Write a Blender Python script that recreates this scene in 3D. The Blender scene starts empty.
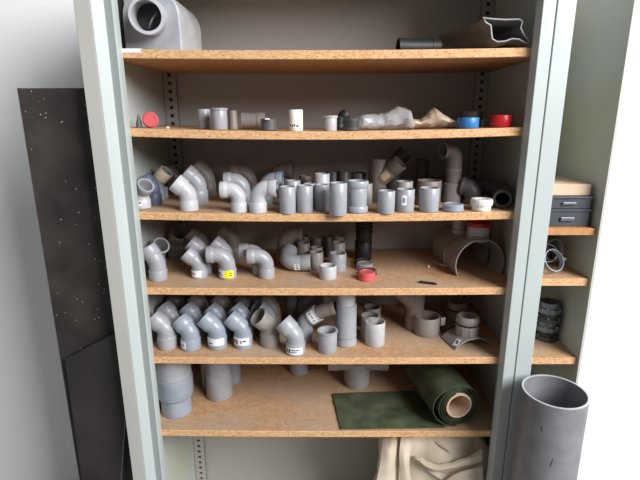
import bpy, math, random
from mathutils import Vector, Matrix, Euler, noise
random.seed(7)
sc = bpy.context.scene
COL = sc.collection
PI = math.pi
rad = math.radians

# ------------------------------------------------------------------ camera
F_PX = 466.63
FLOOR = 1.368                      # height of the fitted origin above the floor
CAM = Vector((-0.0074, -1.2263, 0.2820 + FLOOR))
YAW, PIT, ROL = 0.0074, 0.2572, -0.0029
def cam_axes():
    r = Vector((math.cos(YAW), math.sin(YAW), 0)); f0 = Vector((-math.sin(YAW), math.cos(YAW), 0)); u0 = Vector((0, 0, 1))
    f = f0 * math.cos(PIT) - u0 * math.sin(PIT)
    u = f0 * math.sin(PIT) + u0 * math.cos(PIT)
    return r * math.cos(ROL) + u * math.sin(ROL), u * math.cos(ROL) - r * math.sin(ROL), f
RX, UX, FX = cam_axes()
cd = bpy.data.cameras.new('camera'); cam = bpy.data.objects.new('camera', cd); COL.objects.link(cam)
cam.matrix_world = Matrix(((RX.x, UX.x, -FX.x, CAM.x), (RX.y, UX.y, -FX.y, CAM.y), (RX.z, UX.z, -FX.z, CAM.z), (0, 0, 0, 1)))
cd.sensor_width = 36; cd.lens = F_PX / 640 * 36; cd.clip_start = .02
sc.camera = cam
def ray(px, py): return RX * ((px - 320) / F_PX) + UX * ((240 - py) / F_PX) + FX
def at_y(px, py, Y):
    d = ray(px, py); return CAM + d * ((Y - CAM.y) / d.y)
def at_z(px, py, z):
    d = ray(px, py); return CAM + d * ((z - CAM.z) / d.z)
def proj(p):
    d = p - CAM; w = d.dot(FX); return 320 + F_PX * d.dot(RX) / w, 240 - F_PX * d.dot(UX) / w
def x_at(px, Y, z):
    x = 0.0
    for _ in range(6):
        a = proj(Vector((x, Y, z)))[0]; b = proj(Vector((x + .01, Y, z)))[0]
        x += (px - a) * .01 / (b - a)
    return x
def mpp(p): return (p - CAM).dot(FX) / F_PX       # metres per pixel at a point

# ------------------------------------------------------------------ materials
def new_mat(name):
    m = bpy.data.materials.new(name); m.use_nodes = True
    return m, m.node_tree, m.node_tree.nodes['Principled BSDF']
def srgb(r, g, b):
    f = lambda c: (c / 255 / 12.92) if c / 255 <= .04045 else ((c / 255 + .055) / 1.055) ** 2.4
    return (f(r), f(g), f(b), 1)
def plastic(name, rgb, rough=.38, var=.12, scale=25, bump=0.0, spec=.5):
    m, nt, b = new_mat(name); N = nt.nodes; L = nt.links
    tc = N.new('ShaderNodeTexCoord'); no = N.new('ShaderNodeTexNoise'); no.inputs['Scale'].default_value = scale; no.inputs['Detail'].default_value = 5
    L.new(tc.outputs['Object'], no.inputs['Vector'])
    r = N.new('ShaderNodeValToRGB'); c = srgb(*rgb)
    r.color_ramp.elements[0].position = .3; r.color_ramp.elements[1].position = .7
    r.color_ramp.elements[0].color = tuple(x * (1 - var) for x in c[:3]) + (1,)
    r.color_ramp.elements[1].color = tuple(min(1, x * (1 + var)) for x in c[:3]) + (1,)
    L.new(no.outputs['Fac'], r.inputs['Fac']); L.new(r.outputs['Color'], b.inputs['Base Color'])
    b.inputs['Roughness'].default_value = rough; b.inputs['Specular IOR Level'].default_value = spec
    if bump:
        bp = N.new('ShaderNodeBump'); bp.inputs['Strength'].default_value = bump; bp.inputs['Distance'].default_value = .004
        L.new(no.outputs['Fac'], bp.inputs['Height']); L.new(bp.outputs['Normal'], b.inputs['Normal'])
    return m
M = {}
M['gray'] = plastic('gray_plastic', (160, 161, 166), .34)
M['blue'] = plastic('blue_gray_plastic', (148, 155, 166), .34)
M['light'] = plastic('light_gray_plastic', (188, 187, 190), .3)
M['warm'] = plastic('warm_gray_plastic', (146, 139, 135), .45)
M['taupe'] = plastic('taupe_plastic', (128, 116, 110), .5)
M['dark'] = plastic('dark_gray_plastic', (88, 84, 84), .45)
M['navy'] = plastic('slate_blue_plastic', (84, 92, 112), .45)
M['black'] = plastic('black_rubber_and_shade', (34, 33, 34), .5)
M['ribbed'] = plastic('grey_black_rubber', (72, 71, 73), .5)
M['white'] = plastic('white_plastic', (238, 234, 226), .35, .03)
M['cream'] = plastic('cream_plastic', (222, 208, 186), .4, .06)
M['red'] = plastic('red_plastic', (205, 36, 42), .35)
M['pink'] = plastic('pink_red_plastic', (208, 92, 96), .4, .1)
M['deepred'] = plastic('deep_red_plastic', (176, 24, 34), .4)
M['tapeblue'] = plastic('blue_tape', (52, 116, 178), .4)
M['sticker'] = plastic('sticker_paper', (236, 236, 238), .5, .02)
M['print'] = plastic('sticker_print', (70, 66, 72), .6)
M['yellow'] = plastic('yellow_paper', (238, 226, 20), .5, .03)
M['tan'] = plastic('tan_sticker', (206, 178, 140), .6, .06)
M['tube'] = plastic('mid_gray_pipe', (128, 126, 131), .4)
M['downpipe'] = plastic('weathered_downpipe', (104, 99, 96), .3, .2, 12)
M['core'] = plastic('cardboard', (214, 184, 158), .8, .06)
M['zinc'] = plastic('galvanised_steel', (126, 130, 136), .35, .2, 60); M['zinc'].node_tree.nodes['Principled BSDF'].inputs['Metallic'].default_value = .6
M['darkbox'] = plastic('dark_plastic_crate', (66, 68, 74), .5)
M['steel'] = plastic('dark_stained_steel', (46, 41, 40), .6, .35, 6)
M['warmpaint'] = plastic('warm_gray_paint', (186, 184, 177), .45, .04, 4)
M['paint'] = plastic('pale_green_gray_paint', (182, 190, 188), .4, .03, 3)
M['edge'] = plastic('bright_cut_edge', (235, 236, 238), .3, .02)

def chipboard(name, c1, c2, dust, edge):
    m, nt, b = new_mat(name); N = nt.nodes; L = nt.links
    tc = N.new('ShaderNodeTexCoord'); geo = tc.outputs['Object']
    mp = N.new('ShaderNodeMapping'); mp.inputs['Scale'].default_value = (1, 2.2, 2.4) if edge else (1, 1, 1); L.new(geo, mp.inputs['Vector'])
    no = N.new('ShaderNodeTexNoise'); no.inputs['Scale'].default_value = 40; no.inputs['Distortion'].default_value = 1.5; L.new(mp.outputs[0], no.inputs['Vector'])
    vo = N.new('ShaderNodeTexVoronoi'); vo.inputs['Scale'].default_value = 150 if edge else 110; 
    mx0 = N.new('ShaderNodeMix'); mx0.data_type = 'VECTOR'; mx0.inputs[0].default_value = .04
    L.new(mp.outputs[0], mx0.inputs[4]); L.new(no.outputs['Color'], mx0.inputs[5]); L.new(mx0.outputs[1], vo.inputs['Vector'])
    sp = N.new('ShaderNodeSeparateColor'); L.new(vo.outputs['Color'], sp.inputs['Color'])
    r1 = N.new('ShaderNodeValToRGB'); E = r1.color_ramp.elements
    E[0].position = 0; E[0].color = srgb(*c1); E[1].position = 1; E[1].color = srgb(*c2)
    L.new(sp.outputs[0], r1.inputs['Fac'])
    # dark chips
    v2 = N.new('ShaderNodeTexVoronoi'); v2.inputs['Scale'].default_value = 95 if edge else 60; L.new(mp.outputs[0], v2.inputs['Vector'])
    s2 = N.new('ShaderNodeSeparateColor'); L.new(v2.outputs['Color'], s2.inputs['Color'])
    lt = N.new('ShaderNodeMath'); lt.operation = 'LESS_THAN'; lt.inputs[1].default_value = .22 if edge else .2; L.new(s2.outputs[1], lt.inputs[0])
    l3 = N.new('ShaderNodeMath'); l3.operation = 'LESS_THAN'; l3.inputs[1].default_value = .28 if edge else .22; L.new(v2.outputs['Distance'], l3.inputs[0])
    mu = N.new('ShaderNodeMath'); mu.operation = 'MULTIPLY'; L.new(lt.outputs[0], mu.inputs[0]); L.new(l3.outputs[0], mu.inputs[1])
    mu2 = N.new('ShaderNodeMath'); mu2.operation = 'MULTIPLY'; mu2.inputs[1].default_value = 0.5 if edge else .3; L.new(mu.outputs[0], mu2.inputs[0])
    mx = N.new('ShaderNodeMix'); mx.data_type = 'RGBA'; mx.inputs[7].default_value = srgb(92, 60, 40)
    L.new(mu2.outputs[0], mx.inputs[0]); L.new(r1.outputs['Color'], mx.inputs[6])
    out = mx.outputs[2]
    if dust:
        n2 = N.new('ShaderNodeTexNoise'); n2.inputs['Scale'].default_value = 5; n2.inputs['Detail'].default_value = 6; L.new(geo, n2.inputs['Vector'])
        r2 = N.new('ShaderNodeValToRGB'); r2.color_ramp.elements[0].position = .28; r2.color_ramp.elements[1].position = .62
        r2.color_ramp.elements[0].color = (0, 0, 0, 1); r2.color_ramp.elements[1].color = (dust,) * 3 + (1,)
        L.new(n2.outputs['Fac'], r2.inputs['Fac'])
        m2 = N.new('ShaderNodeMix'); m2.data_type = 'RGBA'; m2.inputs[7].default_value = srgb(182, 162, 142)
        L.new(r2.outputs['Color'], m2.inputs[0]); L.new(out, m2.inputs[6]); out = m2.outputs[2]
    L.new(out, b.inputs['Base Color']); b.inputs['Roughness'].default_value = .75; b.inputs['Specular IOR Level'].default_value = .25
    bp = N.new('ShaderNodeBump'); bp.inputs['Strength'].default_value = .25; bp.inputs['Distance'].default_value = .002
    L.new(sp.outputs[0], bp.inputs['Height']); L.new(bp.outputs['Normal'], b.inputs['Normal'])
    return m
M['chip_edge'] = chipboard('chipboard_edge', (198, 148, 102), (230, 186, 140), 0, True)
M['chip_top'] = chipboard('chipboard_face', (174, 126, 84), (206, 160, 114), .72, False)
M['chip_under'] = chipboard('chipboard_underside', (178, 126, 82), (204, 150, 104), 0, False)

def back_paint():
    m, nt, b = new_mat('cabinet_inner_paint'); N = nt.nodes; L = nt.links
    tc = N.new('ShaderNodeTexCoord'); no = N.new('ShaderNodeTexNoise'); no.inputs['Scale'].default_value = 3.2; no.inputs['Detail'].default_value = 3
    L.new(tc.outputs['Object'], no.inputs['Vector'])
    r = N.new('ShaderNodeValToRGB'); E = r.color_ramp.elements
    E[0].position = .42; E[0].color = srgb(186, 190, 186); E[1].position = .7; E[1].color = srgb(186, 186, 160)
    L.new(no.outputs['Fac'], r.inputs['Fac']); L.new(r.outputs['Color'], b.inputs['Base Color']); b.inputs['Roughness'].default_value = .5
    return m
M['inner'] = back_paint()
M['backpaint'] = plastic('cabinet_back_paint', (172, 165, 160), .6, .05, 3)

def speckled_steel():
    m, nt, b = new_mat('dark_speckled_sheet'); N = nt.nodes; L = nt.links
    tc = N.new('ShaderNodeTexCoord'); no = N.new('ShaderNodeTexNoise'); no.inputs['Scale'].default_value = 9; no.inputs['Detail'].default_value = 8
    L.new(tc.outputs['Object'], no.inputs['Vector'])
    r = N.new('ShaderNodeValToRGB'); E = r.color_ramp.elements
    E[0].position = .3; E[0].color = srgb(40, 35, 33); E[1].position = .75; E[1].color = srgb(74, 66, 62)
    L.new(no.outputs['Fac'], r.inputs['Fac'])
    vo = N.new('ShaderNodeTexVoronoi'); vo.inputs['Scale'].default_value = 75; L.new(tc.outputs['Object'], vo.inputs['Vector'])
    lt = N.new('ShaderNodeMath'); lt.operation = 'LESS_THAN'; lt.inputs[1].default_value = .13; L.new(vo.outputs['Distance'], lt.inputs[0])
    sp = N.new('ShaderNodeSeparateColor'); L.new(vo.outputs['Color'], sp.inputs['Color'])
    l2 = N.new('ShaderNodeMath'); l2.operation = 'LESS_THAN'; l2.inputs[1].default_value = .3; L.new(sp.outputs[0], l2.inputs[0])
    mu = N.new('ShaderNodeMath'); mu.operation = 'MULTIPLY'; L.new(lt.outputs[0], mu.inputs[0]); L.new(l2.outputs[0], mu.inputs[1])
    mx = N.new('ShaderNodeMix'); mx.data_type = 'RGBA'; mx.inputs[7].default_value = srgb(176, 170, 158)
    L.new(mu.outputs[0], mx.inputs[0]); L.new(r.outputs['Color'], mx.inputs[6]); L.new(mx.outputs[2], b.inputs['Base Color'])
    b.inputs['Roughness'].default_value = .65
    return m
M['sheet'] = speckled_steel()

def fabric(name, c1, c2, scale, rough=.9, bump=.3):
    m, nt, b = new_mat(name); N = nt.nodes; L = nt.links
    tc = N.new('ShaderNodeTexCoord')
    no = N.new('ShaderNodeTexNoise'); no.inputs['Scale'].default_value = scale; no.inputs['Detail'].default_value = 7; L.new(tc.outputs['Object'], no.inputs['Vector'])
    r = N.new('ShaderNodeValToRGB'); E = r.color_ramp.elements
    E[0].position = .35; E[0].color = srgb(*c1); E[1].position = .68; E[1].color = srgb(*c2)
    L.new(no.outputs['Fac'], r.inputs['Fac']); L.new(r.outputs['Color'], b.inputs['Base Color']); b.inputs['Roughness'].default_value = rough
    bp = N.new('ShaderNodeBump'); bp.inputs['Strength'].default_value = bump; bp.inputs['Distance'].default_value = .01
    L.new(no.outputs['Fac'], bp.inputs['Height']); L.new(bp.outputs['Normal'], b.inputs['Normal'])
    return m
M['tarp'] = fabric('green_tarpaulin', (58, 66, 50), (90, 97, 72), 14, .55, .35)
M['sack'] = fabric('ivory_sackcloth', (198, 182, 160), (226, 212, 192), 9, .9, .25)
M['paperbag'] = fabric('brownish_film', (150, 130, 112), (182, 162, 142), 10, .5, .2)
def film():
    m, nt, b = new_mat('clear_plastic_film'); N = nt.nodes; L = nt.links
    b.inputs['Base Color'].default_value = srgb(214, 212, 212); b.inputs['Roughness'].default_value = .12
    tr = N.new('ShaderNodeBsdfTransparent'); tr.inputs['Color'].default_value = (.93, .92, .91, 1)
    mx = N.new('ShaderNodeMixShader'); mx.inputs[0].default_value = .42
    L.new(tr.outputs[0], mx.inputs[1]); L.new(b.outputs[0], mx.inputs[2]); L.new(mx.outputs[0], N['Material Output'].inputs['Surface'])
    return m
M['film'] = film()
M['wall'] = plastic('white_plaster', (250, 250, 250), .8, .01, 2)
M['concrete'] = plastic('concrete_floor', (150, 146, 140), .8, .15, 5)

# ------------------------------------------------------------------ mesh helpers
class MB:
    def __init__(s): s.v = []; s.f = []; s.mi = []; s.cur = 0
    def add(s, vs, fs):
        o = len(s.v); s.v += [Vector(v) for v in vs]; s.f += [tuple(i + o for i in f) for f in fs]; s.mi += [s.cur] * len(fs)
        return s
    def box(s, x0, x1, y0, y1, z0, z1):
        return s.add([(x0, y0, z0), (x1, y0, z0), (x1, y1, z0), (x0, y1, z0), (x0, y0, z1), (x1, y0, z1), (x1, y1, z1), (x0, y1, z1)],
                     [(0, 3, 2, 1), (4, 5, 6, 7), (0, 1, 5, 4), (1, 2, 6, 5), (2, 3, 7, 6), (3, 0, 4, 7)])
    def lathe(s, prof, n=36, closed=False, c=(0, 0), a0=0, a1=2 * PI):
        full = abs(a1 - a0 - 2 * PI) < 1e-6; k = n if full else n + 1
        vs = []; fs = []
        for j in range(k):
            a = a0 + (a1 - a0) * j / n
            for r, z in prof: vs.append((c[0] + r * math.cos(a), c[1] + r * math.sin(a), z))
        p = len(prof)
        for j in range(n):
            j2 = (j + 1) % k
            for i in range(p if closed else p - 1):
                i2 = (i + 1) % p
                fs.append((j * p + i, j2 * p + i, j2 * p + i2, j * p + i2))
        if not full and closed:
            fs.append(tuple(range(p))); fs.append(tuple((k - 1) * p + i for i in reversed(range(p))))
        return s.add(vs, fs)
    def tube(s, path, R, r, n=28):
        """hollow pipe along a path: outer radii R, inner radii r (lists or numbers)"""
        m = len(path); path = [Vector(p) for p in path]
        R = R if isinstance(R, (list, tuple)) else [R] * m; r = r if isinstance(r, (list, tuple)) else [r] * m
        T = []
        for i in range(m):
            a = path[max(0, i - 1)]; b = path[min(m - 1, i + 1)]
            if i > 0 and (path[i] - a).length < 1e-7: a = path[max(0, i - 2)]
            T.append((b - a).normalized())
        u = T[0].orthogonal().normalized(); fr = []
        for i in range(m):
            u = (u - T[i] * u.dot(T[i])).normalized(); fr.append((u.copy(), T[i].cross(u)))
        vs = []
        for rr in (R, r):
            for i in range(m):
                for j in range(n):
                    a = 2 * PI * j / n; vs.append(path[i] + (fr[i][0] * math.cos(a) + fr[i][1] * math.sin(a)) * rr[i])
        fs = []; q = m * n
        for i in range(m - 1):
            for j in range(n):
                k = (j + 1) % n
                fs.append((i * n + j, i * n + k, (i + 1) * n + k, (i + 1) * n + j))
                fs.append((q + i * n + k, q + i * n + j, q + (i + 1) * n + j, q + (i + 1) * n + k))
        for i, fl in ((0, 1), (m - 1, 0)):
            for j in range(n):
                k = (j + 1) % n; f = (i * n + j, i * n + k, q + i * n + k, q + i * n + j)
                fs.append(f[::-1] if fl else f)
        return s.add(vs, fs)
    def prism(s, poly, y0, y1):
        """polygon in x,z extruded along y"""
        n = len(poly); vs = [(x, y0, z) for x, z in poly] + [(x, y1, z) for x, z in poly]
        fs = [tuple(range(n)), tuple(range(2 * n - 1, n - 1, -1))] + [(i, i + n, (i + 1) % n + n, (i + 1) % n) for i in range(n)]
        return s.add(vs, fs)
    def tf(s, mat):
        s.v = [mat @ v for v in s.v]; return s
    def build(s, name, mats, parent=None, angle=40, loc=None, bevel=0):
        me = bpy.data.meshes.new(name); me.from_pydata([tuple(v) for v in s.v], [], s.f)
        for m in (mats if isinstance(mats, (list, tuple)) else [mats]): me.materials.append(M[m])
        me.polygons.foreach_set('material_index', s.mi)
        import bmesh
        bm = bmesh.new(); bm.from_mesh(me); bmesh.ops.recalc_face_normals(bm, faces=bm.faces); bm.to_mesh(me); bm.free()
        if angle: me.polygons.foreach_set('use_smooth', [True] * len(me.polygons)); me.set_sharp_from_angle(angle=rad(angle))
        o = bpy.data.objects.new(name, me); COL.objects.link(o)
        if parent: o.parent = parent
        if loc is not None: o.location = loc
        if bevel:
            b = o.modifiers.new('bevel', 'BEVEL'); b.width = bevel; b.segments = 2; b.limit_method = 'ANGLE'
        return o
def tag(o, label, cat, group=None, kind=None):
    if label: o['label'] = label
    if cat: o['category'] = cat
    if group: o['group'] = group
    if kind: o['kind'] = kind
    return o
def thing(name, label, cat, loc, group=None, rz=0):
    o = bpy.data.objects.new(name, None); COL.objects.link(o); o.empty_display_size = .02
    o.location = loc; o.rotation_euler = (0, 0, rz)
    return tag(o, label, cat, group)

# ------------------------------------------------------------------ shelves
ZS = {1: .4456, 2: .2562, 3: .0377, 4: -.1781, 5: -.3933, 6: -.6400}
ZS = {k: v + FLOOR for k, v in ZS.items()}
SAG = {1: .005, 2: .011, 3: .008, 4: .003, 5: .003, 6: .004}
TH, DEP, HW, BACK = .0212, .404, .5405, .418
def zsh(i, x): return ZS[i] - SAG[i] * (max(0, 1 - (x / .54) ** 2) - .143)
SHELF_LABEL = {1: 'topmost chipboard shelf holding the gray housing and the flattened downpipe', 2: 'chipboard shelf at eye height with tape rolls, bags and a white coupling',
               3: 'crowded chipboard shelf holding the row of upright gray couplings', 4: 'chipboard shelf with the arched saddles and yellow-labelled elbow',
               5: 'chipboard shelf carrying rows of gray 45-degree elbows', 6: 'lowest chipboard shelf holding the green tarpaulin roll'}
for i in range(1, 7):
    mb = MB(); n = 24; xs = [-HW + 2 * HW * k / n for k in range(n + 1)]
    for k in range(n):
        a, b = xs[k], xs[k + 1]; za, zb = zsh(i, a), zsh(i, b); e = .0015
        mb.cur = 1; mb.add([(a, e, za), (b, e, zb), (b, DEP, zb), (a, DEP, za)], [(0, 1, 2, 3)])
        mb.cur = 0; mb.add([(a, 0, za - TH + e), (b, 0, zb - TH + e), (b, 0, zb - e), (a, 0, za - e), (b, e, zb), (a, e, za), (a, e, za - TH), (b, e, zb - TH)],
                           [(0, 1, 2, 3), (3, 2, 4, 5), (6, 7, 1, 0)])
        mb.cur = 2; mb.add([(a, e, za - TH), (a, DEP, za - TH), (b, DEP, zb - TH), (b, e, zb - TH), (a, DEP, za), (b, DEP, zb)], [(0, 1, 2, 3), (1, 4, 5, 2)])
    mb.cur = 0
    for x in (-HW, HW):
        z = zsh(i, x); e = .0015; mb.add([(x, 0, z - TH + e), (x, 0, z - e), (x, e, z), (x, DEP, z), (x, DEP, z - TH), (x, e, z - TH)], [(0, 1, 2, 3, 4, 5)])
    o = mb.build('chipboard_shelf', ['chip_edge', 'chip_top', 'chip_under'], angle=0)
    import bmesh
    bm = bmesh.new(); bm.from_mesh(o.data); bmesh.ops.remove_doubles(bm, verts=bm.verts, dist=1e-5); bmesh.ops.recalc_face_normals(bm, faces=bm.faces); bm.to_mesh(o.data); bm.free()
    tag(o, SHELF_LABEL[i], 'shelf', 'chipboard shelves of the gray cabinet')

# ------------------------------------------------------------------ cabinet
ZB, ZT = .06, 2.05
cab = thing('steel_cabinet', 'open gray-green steel cabinet holding six chipboard shelves', 'cabinet', (0, 0, 0))
MB().box(-.548, .548, BACK, BACK + .012, ZB, ZT).build('back_panel', 'backpaint', cab, 0)
for s in (-1, 1):
    MB().box(min(s * .542, s * .548), max(s * .542, s * .548), -.001, BACK, ZB, ZT).build('side_panel', 'inner', cab, 0)
MB().box(-.5415, .5415, .0, BACK - .001, .06, .085).build('bottom_panel', 'inner', cab, 0)
MB().box(-.548, .548, -.001, BACK + .012, ZT, ZT + .02).build('top_panel', 'inner', cab, 0)
def xq(px, Y): return at_y(px, 240, Y).x
# left front post: slanting face, recessed groove, lip
a, b, c, d = xq(118, -.045), xq(129.5, -.024), xq(136.8, -.032), -.5005
poly = [(a, -.045), (b, -.024), (b + .0008, -.0236), (c, -.032), (d, -.022), (d, -.0015), (a, -.0015)]
mb = MB(); n = len(poly)
mb.add([(x, y, ZB) for x, y in poly] + [(x, y, ZT) for x, y in poly], [tuple(range(n))[::-1], tuple(range(n, 2 * n))] + [(i, (i + 1) % n, (i + 1) % n + n, i + n) for i in range(n)])
mb.build('front_post', 'paint', cab, 0, bevel=.0012)
e0, e1 = .5005, xq(530, -.03)
mb = MB(); poly = [(e0, -.0015), (e0, -.012), (e0 + .006, -.03), (e1 - .0015, -.03), (e1 - .0015, -.0015)]; n = len(poly)
mb.add([(x, y, ZB) for x, y in poly] + [(x, y, ZT) for x, y in poly], [tuple(range(n))[::-1], tuple(range(n, 2 * n))] + [(i, (i + 1) % n, (i + 1) % n + n, i + n) for i in range(n)])
mb.build('front_post', 'paint', cab, 0, bevel=.0015)
# perforated rails on the back panel
for s, pxc in ((-1, 0), (1, 0)):
    xc = s * .5195
    mb = MB(); w, h = .0205, .0065
    mb.box(xc - w, xc - h, BACK - .012, BACK - .006, ZB + .03, ZT); mb.box(xc + h, xc + w, BACK - .012, BACK - .006, ZB + .03, ZT)
    z = ZB + .03; pit = .0262
    while z < ZT - .01:
        mb.box(xc - h, xc + h, BACK - .012, BACK - .006, z, z + pit - .011); z += pit
    mb.build('perforated_rail', 'backpaint', cab, 0)
    MB().box(xc - w, xc + w, BACK - .0055, BACK - .0005, ZB + .03, ZT).build('slot_shade', 'black', cab, 0)  # black backing behind the slots: the hollow's shade put into its colour
    MB().box(s * .5415 - .0015, s * .5415 + .0005, BACK - .008, BACK - .0005, ZB + .03, ZT).build('corner_joint', 'black', cab, 0)
# neighbours
g0 = xq(102, -.05); g1 = a
warm = MB().box(g0, g1 - .001, -.045, -.0015, ZB, ZT).build('cabinet_post', 'warmpaint', None, 0, bevel=.0015)
tag(warm, 'wide warm gray post edging the cabinet beside the dark sheet', 'post')
right = thing('shelving_unit', 'neighbouring gray shelving unit glimpsed beyond the seam of the flat post', 'shelving', (0, 0, 0))
f1 = xq(547.3, -.03)
MB().box(e1 + .0015, f1, -.03, -.0015, ZB, ZT).build('front_post', 'paint', right, 0, bevel=.0015)
XR = x_at(588, 0, 1.2); XL = f1 + .001
MB().box(.5505, XR, BACK + .0005, BACK + .012, ZB, ZT).build('back_panel', 'backpaint', right, 0)
MB().box(.5505, .556, .0115, BACK, ZB, ZT).build('side_panel', 'inner', right, 0)
MB().box(XR + .001, XR + .008, -.012, BACK + .012, ZB, ZT).build('side_panel', 'inner', right, 0)
RZ = {}
for k, yy in (('a', 278.5), ('b', 357.5), ('c', 218)):
    RZ[k] = at_y(550, yy, 0).z if k != 'c' else None
for k, lab in (('a', 'short chipboard shelf beyond the post, under the pipe clamps'), ('b', 'short chipboard shelf beyond the post, just above the large tube')):
    z = RZ[k]; mb = MB()
    mb.cur = 0; mb.add([(XL, 0, z - TH), (XR, 0, z - TH), (XR, 0, z), (XL, 0, z)], [(0, 1, 2, 3)])
    mb.cur = 1; mb.add([(XL, 0, z), (XR, 0, z), (XR, DEP, z), (XL, DEP, z)], [(0, 1, 2, 3)])
    mb.cur = 2; mb.add([(XL, 0, z - TH), (XR, 0, z - TH), (XR, DEP, z - TH), (XL, DEP, z - TH), (XL, 0, z), (XR, 0, z), (XR, DEP, z), (XL, DEP, z)], [(0, 3, 2, 1), (1, 2, 6, 5), (2, 3, 7, 6), (3, 0, 4, 7)])
    o = mb.build('chipboard_shelf', ['chip_edge', 'chip_top', 'chip_under'], angle=0); tag(o, lab, 'shelf')

# dark sheets standing left of the cabinet
xl, xr = at_y(80, 482, .03).x, g0 + .02
o = MB().box(xl, xr, .03, .045, 0, at_y(80, 88, .03).z).build('dark_sheet', 'sheet', None, 0); tag(o, 'tall dark speckled sheet standing left of the warm gray post', 'panel')
p0, p1 = at_y(125.5, 415, .003), at_y(120.5, 481, .003); dirv = (p1 - p0)
top = p0 - dirv * 1.2; bot = p0 + dirv * ((p0.z - 0.0) / (p0.z - p1.z))
ls = thing('steel_offcut', 'lower dark steel offcut with a bright right edge, leaning before the tall dark sheet', 'panel', (0, 0, 0))
mb = MB(); pl = [(xl + .015, 0.0), (bot.x, 0.0), (p0.x, p0.z + .0), (top.x - .02, top.z), (xl + .03, top.z - .1)]
mb.prism(pl, .003, .027); mb.build('plate', 'steel', ls, 0)
mb = MB(); mb.prism([(bot.x, 0), (bot.x + .0022, 0), (p0.x + .0022, p0.z), (p0.x, p0.z)], .002, .027); mb.build('worn_edge', 'zinc', ls, 0)

# room
o = MB().box(-3, 3, .52, .56, 0, 2.8).build('wall_back', 'wall', None, 0); tag(o, None, None, kind='structure')
o = MB().box(-3, 3, -4, .52, -.05, 0).build('floor', 'concrete', None, 0); tag(o, None, None, kind='structure')

# ------------------------------------------------------------------ pipe fittings
def place(sh, px, ybot=None, Y=None, r=0.0, w=None):
    """centre of an upright round foot of radius r (or w pixels wide) whose lower front edge shows at (px, ybot); or the centre at depth Y"""
    z = ZS[sh]
    if Y is not None and sh in (3, 4, 6) and Y > .08: Y = .08 + (Y - .08) * 1.5
    for _ in range(3):
        if ybot is not None:
            p = at_z(px, ybot, z)
            rr = r or .5 * w * mpp(p)
            c = Vector((p.x + (p.x - CAM.x) / (p.y - CAM.y) * rr, p.y + rr, z))
        else:
            x = x_at(px, Y, z); c = Vector((x, Y, z)); rr = r or .5 * w * mpp(c)
        z = zsh(sh, c.x)
    c.z = z + .0003 + rr * SAG[sh] * 7 * abs(c.x)
    return c, rr
def top_z(c, r, px, ytop):
    return at_y(px, ytop, c.y - r).z - c.z
def sticker(parent, R, z0, z1, a0, a1, mat='sticker', prints=((.15, .4, .2, .75), (.5, .9, .55, .8)), mtx=None):
    """curved paper label on an upright cylinder of radius R; angles in degrees, 270 faces the viewer"""
    mb = MB(); R1 = R + .0006
    mb.lathe([(R - .0002, z0), (R1, z0), (R1, z1), (R - .0002, z1)], 10, True, a0=rad(a0), a1=rad(a1))
    if mtx: mb.tf(mtx)
    st = mb.build('sticker', mat, parent)
    if prints:
        mb = MB()
        for u0, u1, v0, v1 in prints:
            A0, A1 = a0 + (a1 - a0) * u0, a0 + (a1 - a0) * u1; Z0, Z1 = z0 + (z1 - z0) * v0, z0 + (z1 - z0) * v1
            mb.lathe([(R1 - .0003, Z0), (R1 + .0003, Z0), (R1 + .0003, Z1), (R1 - .0003, Z1)], 5, True, a0=rad(A0), a1=rad(A1))
        if mtx: mb.tf(mtx)
        mb.build('print', 'print', st)
    return st
BAR = tuple((.14 + .11 * k, .14 + .11 * k + (.05 if k % 3 else .075), .22, .8) for k in range(7))
TXT = ((.12, .5, .62, .78), (.12, .42, .36, .48), (.62, .78, .25, .75))

def elbow_path(ang, l1, br, l2, az):
    d = Vector((math.cos(az), math.sin(az), 0)); P = [Vector((0, 0, 0)), Vector((0, 0, l1 * .5)), Vector((0, 0, l1))]
    n = max(5, int(ang / 7))
    for k in range(1, n + 1):
        t = rad(ang) * k / n; P.append(Vector((0, 0, l1 + br * math.sin(t))) + d * (br * (1 - math.cos(t))))
    e = Vector((0, 0, math.cos(rad(ang)))) + d * math.sin(rad(ang))
    P.append(P[-1] + e * (l2 * .5)); P.append(P[-2] + e * l2)
    return P, e
def elbow(label, sh, px, ybot=None, Y=None, w=None, r=0, az=180, ang=45, l1=1.7, br=1.2, l2=1.25, mat='gray', st=None, rot=None, lift=0, group=None, s2=None, inner=None, cat='pipe elbow'):
    c, r = place(sh, px, ybot, Y, r, w)
    c.z += lift
    t = thing('pipe_elbow', label, cat, c, group)
    P, e = elbow_path(ang, l1 * r, br * r, l2 * r, rad(az))
    R = r - .0024; wl = .0024
    mx = Matrix.Identity(4)
    if rot: mx = Euler([rad(a) for a in rot]).to_matrix().to_4x4()
    body = MB().tube(P, R, R - wl); body.tf(mx).build('bend', mat, t)
    ls = min(l1 * r * .8, .05)
    MB().tube([(0, 0, 0), (0, 0, .002), (0, 0, ls - .0015), (0, 0, ls)], [r - .0008, r, r, r - .001], R - wl + .0004).tf(mx).build('socket', mat, t)
    q = P[-1]; lu = min(l2 * r * .85, .04)
    MB().tube([q - e * lu, q - e * (lu - .0015), q - e * .002, q + e * .0005], [r - .001, r, r, r - .0008], R - wl + .0004).tf(mx).build('socket', s2 or mat, t)
    if st: sticker(t, r, *st[:4], **(st[4] if len(st) > 4 else {}))
    return t
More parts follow.
